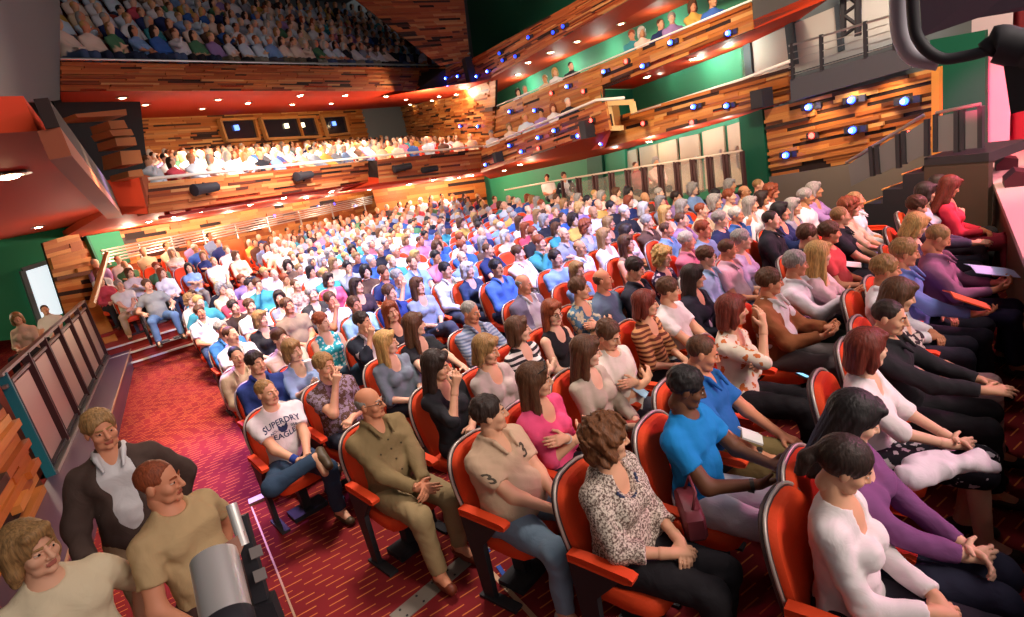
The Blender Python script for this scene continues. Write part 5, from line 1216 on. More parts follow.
# proscenium pier and stage
PIER = VP((12.0, .9), (12.0, -1.2))
M_PIER = mat('pier_paint', 'd8c0c4', .7)
pa, pb = atd(971, 90, 12.0), atd(1011, 90, 11.6)
def pier(a, b, m, name, z0=-.5, z1=9, dd=1.5):
    d = np.array([b[0]-a[0], b[1]-a[1], 0]); n = unit(np.array([a[0]+b[0], a[1]+b[1], 0])); mb = MB(); q = [np.array([a[0], a[1], z1]), np.array([b[0], b[1], z1]), np.array([b[0], b[1], z1])+n*dd, np.array([a[0], a[1], z1])+n*dd]
    mb.slab(q, z1-z0, (0, 0, 1)); return struct(mb.build(name, m))
pier(pa, pb, M_PIER, 'wall_proscenium'); pc = atd(1060, 80, 11.0); pd = atd(1007, 100, 12.6)
pier(pd, pc, mat('pier_red', 'a8484f', .7), 'wall_proscenium_side')
M_STAGEF = mat('stage_front', '7a6250', .7); M_STAGET = mat('stage_top', 'cfaaa6', .6)
s0, s1 = atz(981, 152, 1.0), atz(1025, 262, 1.0); sdir = unit(s0-s1); s1 = s1-sdir*9; s0 = s0+sdir*1.5; out = np.array([sdir[1], -sdir[0], 0]); out = out if out@(s0-np.array([s0[0], 5, 0])) > 0 else -out
mb = MB(); mb.slab([s0, s1, s1+out*6, s0+out*6], .06, (0, 0, 1)); struct(mb.build('floor_stage', M_STAGET))
mb = MB(); i_ = out*.06; mb.slab([s0+i_+(0, 0, -.06), s1+i_+(0, 0, -.06), (s1[0]+i_[0], s1[1]+i_[1], 0), (s0[0]+i_[0], s0[1]+i_[1], 0)], .1, tuple(-out)); struct(mb.build('wall_stage_front', M_STAGEF))
for i, (x, y, sc, lab) in enumerate(((994, 157, .2, 'small red-lit floor monitor farthest along the stage edge'), (1006, 164, .22, 'red-lit floor monitor between two others on stage edge'), (1017, 180, .24, 'red-lit floor monitor nearest on the stage edge'))):
    c = atz(x, y+4, 1.0); t = thing('floor_monitor', lab, 'speaker', c, math.atan2(-out[0], out[1])+PI, 'monitors along the stage edge')
    a = sc; mb = MB(); pf = [(-.5*a, 0), (.5*a, 0), (.5*a, .35*a), (.1*a, .75*a), (-.5*a, .55*a)]; mb.slab([(a*.75, y_, z_) for y_, z_ in pf], a*1.5, (1, 0, 0)); mb.build('cabinet', mat('monitor_red', '4a1c26', .6), t)
    mb = MB(); mb.slab([(-a*.68, .12*a, .755*a), (a*.68, .12*a, .755*a), (a*.68, .5*a, .37*a), (-a*.68, .5*a, .37*a)], .02, (0, .4, .9)); mb.build('speaker_grille', mat('monitor_grille', '3a2230', .5), t)
for i, (x, y) in enumerate(((955, 85), (968, 78))):
    c = atd(x, y, 12.2); t = thing('loudspeaker', ('black loudspeaker hung in the green recess beside stage', 'second black loudspeaker hung nearer the pink pier')[i], 'speaker', c, .3); mb = MB(); mb.box((0, 0, 0), (.45, .45, .75)); mb.build('cabinet', M_BLACK, t); mb = MB(); mb.box((-.2, -.12, 0), (.06, .3, .68)); mb.build('speaker_grille', mat('grille_dark', '38363a', .9), t)
# ---- left gallery overhead
za = atz(-30, 138, 3.1), atz(58, 128, 3.15), atz(105, 214, 3.15), atz(40, 239, 3.1), atz(-60, 262, 3.05)
zs = 3.12
O_ = [atz(x, y, zs) for x, y in ((-60, 137), (38, 131), (106, 212), (98, 222), (40, 240), (-60, 262))]
soffit('ceiling_left_gallery', O_)
T_3 = [atz(x, y, zs-.03) for x, y in ((37, 131), (60, 127), (122, 212), (105, 213))]
poly('trim_left_gallery', T_3, mat('trim_pale_red', '9c5238', .7), .12)
panel('wall_left_gallery_front', None, [T_3[1], T_3[2], zc(T_3[2], .5), zc(T_3[1], .12)], M_GAP, .05)
q = [BCL.at(104, 181), BCL.at(140, 173), BCL.at(150, 206), BCL.at(122, 215)]
panel('wall_circle_end', None, q, M_RED, .25); panel('wall_circle_end_return', None, [BCL.at(138, 173)+(0, 0, 0), BCL.at(150, 176), BCL.at(152, 207), BCL.at(148, 214)], mat('trim_pale_red', '9c5238', .7), .3)
stp = [((75, 114), (126, 109), (127, 115), (78, 117.5)), ((108, 121), (124, 120), (128, 128), (111, 129)), ((109, 130), (131, 129), (134, 135), (113, 136)), ((115, 138), (135, 137), (137, 145), (117, 146)), ((120, 151), (140, 150), (143, 163), (122, 165)), ((128, 171), (142, 169), (144, 176), (129, 177))]
for i, q in enumerate(stp): panel(f'trim_{i+11}', BCL.off(.5), q, mat('ledge_timber', 'a8693e', .6), .5)
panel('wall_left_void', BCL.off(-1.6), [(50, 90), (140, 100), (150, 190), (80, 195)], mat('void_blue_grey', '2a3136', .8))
panel('wall_left_upper', None, [onl(-5, 3.2, -.2), BCL.at(60, 100), BCL.at(60, -200), onl(-5, 12, -.2)], M_CEIL, .1)
# dark upper house and ceiling
panel('wall_upper_rear', VP((1, 22), (12, 26)), [(-120, -220), (520, -220), (500, 90), (-120, 140)], M_CEIL)
mb = MB(); mb.slab([(-6, -3, 10.5), (20, -3, 10.5), (20, 28, 11.5), (-6, 28, 11.5)], .2, (0, 0, 1)); struct(mb.build('ceiling', M_CEIL))
wood('wall_upper_rear_side', VP((9, 21), (15.5, 15)), (330, -20), (462, -20), (470, 60), (440, 66), rowh=.12, seed=51, m=M_WOODR)
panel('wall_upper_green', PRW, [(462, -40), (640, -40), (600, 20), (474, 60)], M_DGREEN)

# outer shell of the house
def big(name, pl, s0_, s1_, z0, z1, m=M_CEIL):
    a = pl.a+pl.t*s0_; b = pl.a+pl.t*s1_; panel(name, None, [(a[0], a[1], z0), (b[0], b[1], z0), (b[0], b[1], z1), (a[0], a[1], z1)], m, .1)
big('wall_right_outer', PRP.off(2.6), -6, 26, -1, 11.5); big('wall_back_outer', VP((-8, 23.5), (22, 24.5)), 0, 30, -1, 12); big('wall_left_outer', PLEFT.off(-3.6), -13, 20, -1, 11.5)
panel('wall_walkway_back', PRP.off(.2), [(780, 60), (930, 20), (935, 72), (780, 112)], M_DARK, .05) if False else None
big('wall_stage_back', VP((13.4, 3.2), (14.2, -4)), 0, 7, -1, 11)
# ------------------------------------------------------------------ lamps, loudspeakers, more people, loose things
DG = bpy.context.evaluated_depsgraph_get(); DG.update()
_bv = {}
def hit(names, px, py):
    """first surface of the named parts of the building met by the sight line"""
    best = None; d = Vector(ray(px, py))
    for n in names:
        o = bpy.data.objects[n]
        if n not in _bv: _bv[n] = BVHTree.FromPolygons([v.co[:] for v in o.data.vertices], [q.vertices[:] for q in o.data.polygons])
        h, nn, _, t = _bv[n].ray_cast(Vector(CAMP), d)
        if h is not None and (best is None or t < best[2]): best = (np.array(h), np.array(nn), t)
    if best is None: return None
    h, nn, t = best
    return h, (nn if nn@ray(px, py) < 0 else -nn), t
M_LENSW = mat('lens_warm', 'ffe0b0', .4, emit=60); M_LENSW2 = mat('lens_warm_dim', 'ffd8a8', .4, emit=14); M_LENSB = mat('lens_blue', '3048ff', .4, emit=22, ecol='1830ff'); M_LENSB2 = mat('lens_blue_dim', '3048ff', .4, emit=2.5, ecol='2040ff'); M_CORE = mat('lens_core', '9db4ff', .4, emit=14)
M_LENSR = mat('lens_red', 'ff3028', .4, emit=14)
def frame_of(n):
    z = unit(n); x = np.cross(z, (0, 0, 1.)); x = unit(x) if np.linalg.norm(x) > .1 else np.array([1., 0, 0]); return np.stack([x, np.cross(z, x), z], 1)
def place_rot(t, loc, n):
    Q = frame_of(n); t.matrix_world = Matrix([list(Q[i])+[float(loc[i])] for i in range(3)]+[[0, 0, 0, 1]])
def circ(r, z, n=14, cx=0, cy=0): return [(cx+r*math.cos(2*PI*k/n), cy+r*math.sin(2*PI*k/n), z) for k in range(n)]
PR_ = {}
def lamp_thing(kind, loc, n, label, group, sc=1.):
    key = kind
    if key not in PR_:
        t = thing({'down': 'downlight', 'downdim': 'downlight', 'blue': 'blue_spotlight', 'bluedim': 'blue_spotlight', 'red': 'red_lamp'}[kind], label, {'down': 'ceiling light', 'downdim': 'ceiling light'}.get(kind, 'stage light'), group=group)
        if kind.startswith('down'):
            MB().rings([circ(.1, 0), circ(.13, .015), circ(.085, .02), circ(.075, -.01)], True).build('trim_ring', M_STEEL, t, smooth=True)
            MB().rings([circ(.075, .012), circ(.05, .03), circ(.01, .035)]).build('lens', M_LENSW if kind == 'down' else M_LENSW2, t, smooth=True)
        elif kind.startswith('blue'):
            mb = MB(); mb.box((0, .0, .04), (.46, .13, .06)); mb.rings([circ(.085, .05), circ(.09, .11), circ(.07, .12)]); mb.build('housing', M_BLACK, t)
            MB().rings([circ(.06, .1), circ(.07, .14), circ(.06, .18), circ(.03, .2), circ(.008, .205)]).build('lens', M_LENSB if kind == 'blue' else M_LENSB2, t, smooth=True)
            if kind == 'blue': MB().rings([circ(.04, .185, 10), circ(.035, .21, 10), circ(.008, .22, 10)]).build('lens_core', M_CORE, t, smooth=True)
        else:
            MB().box((0, 0, .03), (.2, .1, .06)).build('housing', M_BLACK, t); MB().rings([circ(.05, .06), circ(.04, .085), circ(.01, .09)]).build('lens', M_LENSR, t, smooth=True)
        PR_[key] = t; o = t
    else: o = dup(PR_[key], (0, 0, 0), 0, label, group)
    place_rot(o, loc, n); o.scale = (sc,)*3
    return o
SOF = ['ceiling_under_circle', 'ceiling_slip', 'ceiling_left_gallery']; SOU = ['ceiling_under_upper', 'ceiling_upper_side']; SOG = ['ceiling_gallery']
WALLS = [o.name for o in bpy.data.objects if o.name.startswith('wall_') and o.type == 'MESH']
def series(kind, names, pts, group, what, sc=1., dim=None):
    for k, (x, y) in enumerate(pts):
        h = hit(names, x, y)
        if h is None: print('MISS', what, x, y); continue
        lamp_thing(kind, h[0]+h[1]*.005, h[1], what.format(ORD[k+1]), group, sc*(.68 if kind[:4] == 'blue' else 1))
series('down', SOF, [(149, 221), (173, 216), (201, 211), (222, 206), (250, 204), (284, 197), (306, 197), (331, 191), (369, 189), (409, 183.5), (433, 179.5), (459, 177), (472, 175)], 'downlights under the lower balcony', 'lit downlight under the lower balcony, {} from the side wall')
series('down', ['ceiling_left_gallery'], [(6, 173), (38, 226)], 'downlights in the side gallery soffit', 'lit downlight in the red soffit overhead, {} from the front')
series('down', SOF, [(504, 170), (520, 164), (649, 141)], 'downlights under the side gallery', 'lit downlight under the side gallery, {} from the rear corner')
series('downdim', SOU, [(122, 97), (145, 104), (202, 108), (218, 99)], 'dim downlights under the upper balcony', 'dim downlight under the upper balcony, {} from the shadowed side')
series('down', SOU, [(248, 102.5), (292, 104), (300, 95), (331, 103), (345, 95), (386, 96), (406, 99), (410, 104), (432, 100), (439, 96), (456, 94), (475, 87)], 'downlights under the upper balcony', 'lit downlight under the upper balcony, {} along from the windows')
series('down', SOU, [(492, 84), (518, 74), (528, 62)], 'downlights over the upper gallery', 'lit downlight over the upper side gallery, {} from the corner')
series('downdim', SOU, [(550, 52), (577, 41), (621, 23)], 'dim downlights over the upper gallery', 'dim downlight over the upper side gallery, {} along')
series('down', SOG, [(647, 76), (693, 58)], 'downlights over the lower gallery', 'lit downlight over the lower side gallery, {} from the recess end')
BL = 'blue-lit spotlight fixed to the timber '
series('blue', WALLS, [(448, 78), (460, 76), (448, 88), (479, 76), (490, 71)], 'blue spotlights at the upper corner', BL+'upper balcony corner, {} of five')
series('bluedim', WALLS, [(502, 53), (505, 60), (518, 56), (531, 37), (556, 32), (566, 26)], 'dim blue spotlights on the top gallery', 'faint blue spotlight on the dark top gallery front, {} from the corner')
series('blue', WALLS, [(512, 111), (537, 110), (570, 86), (607, 71), (646, 65.5), (674, 42), (732, 32.5)], 'blue spotlights on the upper gallery', BL+'upper gallery front, {} from the corner')
series('blue', WALLS, [(462, 126), (480, 126)], 'blue spotlights on the balcony side wall', BL+'side wall above the balcony seats, {} one')
series('blue', WALLS, [(488, 164), (512, 145), (524, 151), (541, 137), (557, 130), (575, 136), (604, 143)], 'blue spotlights on the lower gallery', BL+'lower gallery front, {} from the corner')
series('blue', WALLS, [(697, 106), (730, 105)], 'blue spotlights above the doors', BL+'front above the cream doors, {} one')
series('blue', WALLS, [(790, 154), (813, 106), (857, 129), (856, 99), (909, 100)], 'blue spotlights on the stage-side wall', BL+'wall beside the stage, {} from the green panel', 1.15)
series('blue', WALLS, [(273, 216), (317, 206.5), (333, 204), (354, 206)], 'blue spotlights on the rear wall', BL+'rear wall under the balcony, {} along', .8)
series('red', WALLS, [(553, 93), (585, 91), (628, 61)], 'red lamps on the upper gallery', 'small red lamp on the upper gallery front, {} from the corner')
series('red', WALLS, [(499, 153), (540, 148), (593, 120), (645, 123), (694, 122)], 'red lamps on the lower gallery', 'small red lamp on the lower gallery front, {} from the corner')
series('red', WALLS, [(814, 135), (911, 133)], 'red lamps on the stage-side wall', 'small red lamp on the timber wall beside the stage, {} one')
for k, (x, y, w_, hh_, lab) in enumerate(((473, 70, .34, .85, 'tall black loudspeaker on the dark upper balcony corner'), (592, 128, .26, .42, 'black loudspeaker at the end of the lower gallery front'), (502, 156, .22, .32, 'small black loudspeaker low on the lower gallery near the corner'), (767, 97, .27, .32, 'black loudspeaker on the timber above the green panel'))):
    h = hit(WALLS, x, y); t = thing('loudspeaker', lab, 'speaker'); place_rot(t, h[0]+h[1]*.01, h[1])
    mb = MB(); mb.rings([[(a*w_/2, b*hh_/2, z) for a, b in ((-1, -1), (1, -1), (1, 1), (-1, 1))] for z in (0, .26)]); mb.build('cabinet', M_BLACK, t); mb = MB(); mb.box((0, 0, .265), (w_*.9, hh_*.9, .02)); mb.build('speaker_grille', mat('grille_dark', '38363a', .9), t)
# projector heads fixed along the balcony front
for k, (x, y) in enumerate(((199, 190), (298, 177), (400, 168), (428, 163))):
    h = hit(WALLS, x, y); t = thing('stage_projector', f'black stage light hung on the lower balcony front, {ORD[k+1]} from the side', 'stage light', group='stage lights on the balcony front'); place_rot(t, h[0]+h[1]*.05, h[1])
    mb = MB(); mb.rings([[(x_, r*math.cos(a)*1.0, .16+r*math.sin(a)) for a in np.linspace(0, 2*PI, 10, False)] for x_, r in ((-.32, .07), (-.3, .1), (.15, .11), (.32, .13), (.33, .1))]); mb.build('lamp_body', M_BLACK, t, smooth=True); mb = MB(); mb.bar((-.12, .14, 0), (-.12, .14, .2), .03, .03); mb.bar((-.12, -.14, 0), (-.12, -.14, .2), .03, .03); mb.bar((-.12, -.14, .01), (-.12, .14, .01), .04, .03); mb.build('yoke', M_BLACK, t)
# people in the galleries
SV = []
for q, (ar, fm, hs, hc_) in enumerate((('rail', 0, 'short', 'brown'), ('rail', 1, 'bob', 'dark'), ('side', 0, 'thin', 'grey'))):
    p = Pose(('lap', 'clasp', 'rest')[q], (0, 0), fem=bool(fm), hy=(-25, -5, 15)[q], hp=6); g = SDF(*BB, .026); torso(g, p, .014, m=1); neck(g, p); legs_(g, p, .014, m=2)
    for e in (-1, 1): arm(g, p, e, 0, m=0); arm(g, p, e, .014, (.62, 1.9, 1.9)[q], m=1); f_ = foot_dir(p, e); g.cone(p.an[e]-np.array([0, 0, .05]), p.an[e]+f_*.14-np.array([0, 0, .05]), .045, .038, .02, 4); g.cone(p.wr[e], p.wr[e]+p.hd[e]*.11, .035, .025, .02, 0)
    g.cut((0, 0, .44), (0, 0, -1))
    V, Q, w = head_sdf(p, .0155).mesh(); w = np.where(np.isin(w, (1, 2)), 0, np.where(np.isin(w, (3, 4)), 3, w)); pr = [g.mesh(), (p.hc+.94*V@p.HQ.T, Q, w)]
    V, Q, w = hair_sdf(hs, .0155, q).mesh(); pr.append((p.hc+.94*V@p.HQ.T, Q, np.full(len(V), 3))); m = skin_mats('l', hc_)
    SV.append(dict(p=p, far=to_mesh('person', pr, [m[0], cloth('d8d2d4'), cloth('2d3348'), HAIRM[hc_], M_SHOE])))
n0 = [0]
def gal(px, py, pl, rz, shirt, name, where, low='2c2a2e', hair=None, sc=.98):
    P = pl.at(px, py-3); n0[0] += 1; V = SV[n0[0] % 3]; hc = V['p'].hc
    copy_person(V, (P[0], P[1], P[2]-hc[2]*sc), rz, f'person in {name} top {where}', sc, shirt, low, hair or HAIRF[n0[0] % len(HAIRF)], 'lprt'[n0[0] % 4], True, 'people in the galleries')
GR = -math.radians(46)
for k, (x, y) in enumerate(((518, 95), (525, 92), (545, 82), (555, 75), (571, 69), (632, 38), (642, 35), (661, 27), (672, 21), (693, 9), (713, 4))):
    c, nm = SHIRTS[(k*5+1) % len(SHIRTS)]; gal(x, y, PRP.off(.5), GR, c, nm, f'on the upper side gallery, {ORD[k+1]} from the corner')
for k, (x, y) in enumerate(((491, 137), (509, 130), (525, 121), (541, 116), (553, 111), (568, 105))):
    c, nm = SHIRTS[(0, 15, 1, 9, 0, 5, 8)[k]]; gal(x, y, PRS.off(.45), GR, c, nm, f'leaning on the lower side gallery rail, {ORD[k+1]} along')
for k, (x, y, c, nm) in enumerate(((547, 181, 'd8cfc8', 'pale'), (656, 165, 'c8a090', 'rose'), (636, 169, '8a4a48', 'brick red'))):
    gal(x, y, PRP.off(.5), GR, c, nm, f'behind the glass railing, {ORD[k+1]} from the rear')
p = Pose('side', stand=True, hy=10, tall=1.0); P = PRP.off(.2).at(564, 176)
hero((P[0], P[1], P[2]-p.hc[2]), GR, 'person standing in dark suit behind the railing by green wall', p, 'r', ('short', 'brown'), ('jacket', '2a2a30'), ('trousers', '2a2a30'), h=.018, hh=.011, hd=None)
for k, (x, y, c, nm) in enumerate(((16, 318, 'd8b8a0', 'peach'), (44, 309, 'dcd4cc', 'white'))):
    P = PLEFT.off(-.9).at(x, y); V = VAR[(3, 7)[k]]; copy_person(V, (P[0], P[1], P[2]-V['p'].hc[2]), -.6, f'person in {nm} top seated in the side box, {("near", "far")[k]} one', .98, c, '2c2a2e', ('light', 'brown')[k], 'l', True, 'people in the side box').location.z -= .0
# audiences of the two balconies: too many and too small to tell apart
def tier(rows, seg, seed, empty=.06):
    r = random.Random(seed); L = []; C = []
    for i in range(len(rows)-1):
        for k in seg:
            a, b = rows[i][k], rows[i][k+1]; c = rows[i+1][k]; up_ = (a+rows[i+1][k])/2; n = int(np.linalg.norm((b-a)[:2])/.52); t = unit(np.array([*(b-a)[:2], 0])); rz = math.atan2(t[1], t[0])
            for j in range(n):
                q = a+(b-a)*(j+.5)/n; mid = (rows[i+1][k]-rows[i][k])*.55; x, y = q[0]+mid[0], q[1]+mid[1]; z = q[2]
                rr = rz+r.uniform(-.15, .15); C.append((x, y, z, rz)); sh = r.choice(SHIRTS+SHIRTS[:2]*4+SHIRTS[15:]*3)[0]
                L.append((x, y, z, rr, r.randrange(len(VAR)), r.uniform(.93, 1), sh, r.choice(LOWS)[0], r.choice(HAIRF), r.choice('llpr'), r.random() < empty))
    return L, C
L, C = tier(rowsC, (0, 1), 5); crowd('balcony_crowd', 'rows of people filling the lit lower balcony', 'crowd', L); chair_field('balcony_seating', 'rows of red chairs in the lower balcony', C, mat('balcony_red', 'd83a20', .7))
U0 = [zc(BCL.at(60, 62), -.25), zc(BCL.at(418, 68), -.3), zc(PRP.at(446, 69), -.3)]; U0 = [p_+unit(np.array([p_[0], p_[1], 0]))*.4 for p_ in U0]
U1 = [p_+unit(np.array([p_[0], p_[1], 0]))*6.5+(0, 0, 3.3) for p_ in U0]; rowsU = [[U0[k]*(1-t)+U1[k]*t for k in range(3)] for t in np.linspace(0, 1, 8)]
mb = MB()
for r in range(7):
    for k in range(2): a, b, c, d = rowsU[r][k], rowsU[r][k+1], rowsU[r+1][k+1].copy(), rowsU[r+1][k].copy(); c[2] = b[2]; d[2] = a[2]; mb.slab([a, b, c, d], .06, (0, 0, 1))
struct(mb.build('floor_upper_circle', M_DARK))
L, C = tier(rowsU, (0, 1), 6); crowd('upper_balcony_crowd', 'people in the darkened upper balcony', 'crowd', L); chair_field('upper_balcony_seating', 'rows of chairs in the darkened upper balcony', C, mat('upper_red_shaded', '8a3020', .7))  # chair red darkened: the upper tier's shade is put into the colour
hrail('balcony_rail', 'pale rail along the darkened upper balcony front', [BCL, BCL, PRP, PRP], [(60, 59), (420, 65), (446, 65), (470, 53)], .03, 14, .3, M_STEEL)
# wheelchair
x, y = WCH; t = thing('wheelchair', 'black wheelchair at the front of the raised block', 'wheelchair', (x, y, .42), -.2)
for e in (-1, 1):
    mb = MB(); mb.tube([(e*.3, .08+.3*math.cos(a), .31+.3*math.sin(a)) for a in np.linspace(0, 2*PI, 25)], .017, 6, False)
    for a in np.linspace(0, PI, 7)[:-1]: mb.tube([(e*.3, .08+.3*math.cos(a), .31+.3*math.sin(a)), (e*.3, .08-.3*math.cos(a), .31-.3*math.sin(a))], .003, 4)
    mb.build('large_wheel', M_BLACK, t, smooth=2)
    mb = MB(); mb.tube([(e*.24, -.42+.07*math.cos(a), .08+.07*math.sin(a)) for a in np.linspace(0, 2*PI, 15)], .02, 6, False); mb.tube([(e*.24, -.42, .08), (e*.24, -.4, .3)], .014, 6); mb.build('caster', M_BLACK, t, smooth=2)
    mb = MB(); mb.tube([(e*.26, .3, .95), (e*.26, .22, .9), (e*.26, .2, .45), (e*.26, -.3, .44), (e*.22, -.5, .15)], .014, 6); mb.tube([(e*.26, .2, .68), (e*.26, -.18, .68), (e*.26, -.2, .45)], .014, 6); mb.build('side_frame', M_STEEL, t, smooth=2)
    mb = MB(); mb.box((e*.12, -.52, .1), (.16, .2, .02)); mb.build('footrest', M_BLACK, t)
mb = MB(); mb.box((0, -.05, .435), (.5, .46, .03)); mb.build('seat', M_BLACK, t); mb = MB(); mb.box((0, .22, .68), (.5, .025, .42)); mb.build('backrest', M_BLACK, t)
# ---- three people walking through the aisle in the foreground
def walker(px, py, p, rz, lab, **k):
    P = atz(px, py, p.hc[2]*p.tall); c, s = math.cos(rz), math.sin(rz); hx, hy = p.hc[0]*p.tall, p.hc[1]*p.tall
    return hero((P[0]-(c*hx-s*hy), P[1]-(s*hx+c*hy), 0), rz, lab, p, hh=.0042, **k)
walker(101, 430, Pose('swing', (.02, -.03), stand=True, legs='walk', hy=15, hp=8, tall=.98), -.25, 'person in open dark jacket over grey shirt walking along the aisle', sk='r', hair=('short', 'light'), shirt=('jacket', '4a3a34'), low=('trousers', 'a08868'), seed=71)
walker(160, 482, Pose('swing', (.0, -.03), stand=True, legs='walk', hy=25, hp=10, tall=.94), .35, 'person in beige T-shirt walking nearest the polished lamp', sk='r', hair=('thin', 'red'), shirt=('tee', 'b89a70'), low=('trousers', '4a3430'), seed=72)
walker(32, 550, Pose('swing', (.0, -.02), stand=True, legs='walk', hy=20, hp=6, tall=.94), .1, 'person in loose cream shirt walking beside the side wall', sk='l', hair=('bob', 'light'), shirt=('half', 'd8c6a4'), low=('trousers', '7a5a48'), seed=73)
# ---- polished lamp drum on its black bar, close to the camera
D0 = 1.75
t = thing('floor_lamp', 'polished metal lamp drum on a black bar in the foreground', 'lamp', atd(225, 600, D0)); O = np.array(t.location); A = lambda x, y, d=D0: atd(x, y, d)-O
ax0, ax1 = A(214, 558), A(232, 640, D0-.1); r = np.linalg.norm(A(190, 585)-A(240, 580))/2; dv = unit(ax1-ax0); Qf = frame_of(dv)
rg = lambda c, rr: [c+Qf@np.array([rr*math.cos(a), rr*math.sin(a), 0]) for a in np.linspace(0, 2*PI, 40, False)]
M_CHROME = mat('polished_metal', 'e2dcd4', .3, .55)
MB().rings([rg(ax0-dv*.004, r*.9), rg(ax0, r), rg(ax0*.5+ax1*.5, r), rg(ax1, r)]).build('drum', M_CHROME, t, smooth=True)
MB().rings([rg(ax0*.25+ax1*.75, r*1.01), rg(ax0*.25+ax1*.75+dv*.004, r*1.05), rg(ax1, r*1.05), rg(ax1+dv*.02, r*.9), rg(ax1+dv*.02, r*.4)]).build('end_ring', M_BLACK, t, smooth=True)
MB().tube([A(231, 504), A(244, 545)], .014, 14).build('grip_tube', M_CHROME, t, smooth=True)
mb = MB(); mb.slab([A(224, 544), A(244, 531), A(246, 540), A(232, 575)], .012); mb.build('bracket', mat('bracket_metal', '9a6a58', .3, .6), t)
bd = A(262, 600, D0+.06); b0 = A(240, 516, D0+.02); mb = MB(); mb.bar(b0, bd, .035, .03); mb.bar(bd, (bd[0]*1.6-b0[0]*.6, bd[1]*1.6-b0[1]*.6, -O[2]+.02), .06, .05); mb.box((bd[0]*1.6-b0[0]*.6, bd[1]*1.6-b0[1]*.6, -O[2]+.02), (.4, .4, .04)); mb.build('support_bar', M_BLACK, t)
for k, (x, y) in enumerate(((256, 552), (260, 575))): mb = MB(); c = A(x, y, D0-.0); mb.bar(c-dv*.016, c+dv*.016, .03, .004, up=tuple(-ray(x, y))); mb.build('tape_patch', mat('tape_grey', '8a807a', .4, .2), t)
# ---- bent pipe and clamp hanging into the picture by the stage
D1 = 2.3
t = thing('bent_pipe', 'bent grey-lilac pipe hanging overhead by the pink pier', 'pipe', atd(905, 40, D1)); O = np.array(t.location); A = lambda x, y, d=D1: atd(x, y, d)-O
def spl(P, n=6):
    P = [np.array(q) for q in P]; P = [2*P[0]-P[1]]+P+[2*P[-1]-P[-2]]; out_ = []
    for i in range(1, len(P)-2):
        for k in range(n):
            u = k/n; a, b, c, d = P[i-1:i+3]; out_.append(.5*((2*b)+(c-a)*u+(2*a-5*b+4*c-d)*u*u+(3*b-a-3*c+d)*u**3))
    return out_+[P[-2]]
MB().tube([A(900, -60)+(0, 0, 7)]+spl([A(900, -60), A(899, 12), A(903, 40), A(915, 57), A(940, 62)]), .026, 14).build('pipe', mat('pipe_lilac', 'a7a2ac', .5), t, smooth=2)
t2 = thing('black_cable', 'thick black cable bent alongside the lilac pipe', 'cable', atd(915, 40, D1-.05)); O = np.array(t2.location); A = lambda x, y, d=D1-.06: atd(x, y, d)-O
MB().tube([A(911, -60)+(0, 0, 7)]+spl([A(911, -60), A(913, 15), A(920, 42), A(940, 58), A(966, 56), A(1000, 47), A(1060, 30)]), .016, 12).build('cable', M_BLACK, t2, smooth=2)
t3 = thing('pipe_clamp', 'black clamp gripping the cable beside the pink pier', 'clamp', atd(1008, 48, D1-.05)); O = np.array(t3.location); A = lambda x, y, d=D1-.05: atd(x, y, d)-O
MB().tube(spl([A(984, 53), A(996, 44), A(1008, 46), A(1026, 50), A(1050, 50)]), [.01]+[.03]*5+[.05]*13+[.06]*6, 12).build('clamp_body', M_BLACK, t3, smooth=2); mb = MB(); mb.bar(A(1019, 62), A(1026, 110), .05, .05); mb.bar(A(1008, 30), A(1010, 70), .016, .016); mb.build('clamp_bolt', M_BLACK, t3)
pts = [atd(x, y, 4.0) for x, y in ((900, -330), (1400, -330), (1400, -90), (1040, 8), (978, 18), (922, 37))]; poly('ceiling_stage_bridge', pts, mat('bridge_purple', '4f4450', .8), 1.2, tuple(-ray(970, 0)))
# ---- things in hands and laps
def sheet(name, label, cat, px, py, z, w, h, m, rz=0., tilt=.3, th=.004, group=None, fold=True):
    P = atz(px, py, z); t = MB(); n = 7
    r0 = [[(w*(k/(n-1)-.5), s*h/2, (abs(k/(n-1)-.5)*-.04 if fold else 0)+dz) for k in range(n)] for s, dz in ((-1, 0), (1, 0))]
    vs = r0[0]+r0[1]+[(x_, y_, z_-th) for x_, y_, z_ in r0[0]+r0[1]]; fs = [(k, k+1, n+k+1, n+k) for k in range(n-1)]+[(2*n+k, 3*n+k, 3*n+k+1, 2*n+k+1) for k in range(n-1)]+[(k, 2*n+k, 2*n+k+1, k+1) for k in range(n-1)]+[(n+k, n+k+1, 3*n+k+1, 3*n+k) for k in range(n-1)]+[(0, n, 3*n, 2*n), (n-1, 3*n-1, 4*n-1, 2*n-1)]
    t.add(vs, fs); o = t.build(name, m); o.location = P; o.rotation_euler = (tilt, 0, rz); return tag(o, label, cat, group)
sheet('programme', 'orange programme held above the dark lap near stage', 'programme', 968, 297, .86, .2, .26, mat('programme_orange', 'd8582a', .6, emit=0), .4, .5, .01)
sheet('paper_sheet', 'blue-lit sheets of paper on the lap of the plum shirt', 'paper', 992, 268, .84, .3, .3, mat('paper_blue_lit', 'b8c4ec', .7), .3, .25)  # the blue light on the sheets is put into the paper colour
sheet('paper_sheet', 'white folded paper held by the rust brown jacket', 'paper', 796, 300, .82, .26, .18, mat('paper', 'dcd8d4', .7), .5, .3)
sheet('paper_sheet', 'crumpled white tissue in hands of bright blue T-shirt', 'paper', 752, 432, .78, .13, .12, mat('paper', 'dcd8d4', .7), .5, .5, .012)
sheet('paper_sheet', 'bright folded leaflet on the arm of the off-white T-shirt', 'paper', 641, 388, .74, .1, .13, mat('leaflet_blue', 'a9cdea', .6), .2, .7)
sheet('paper_sheet', 'open booklet in the lap near the dusty pink top', 'paper', 850, 262, .8, .2, .2, mat('paper', 'dcd8d4', .7), .2, .2)
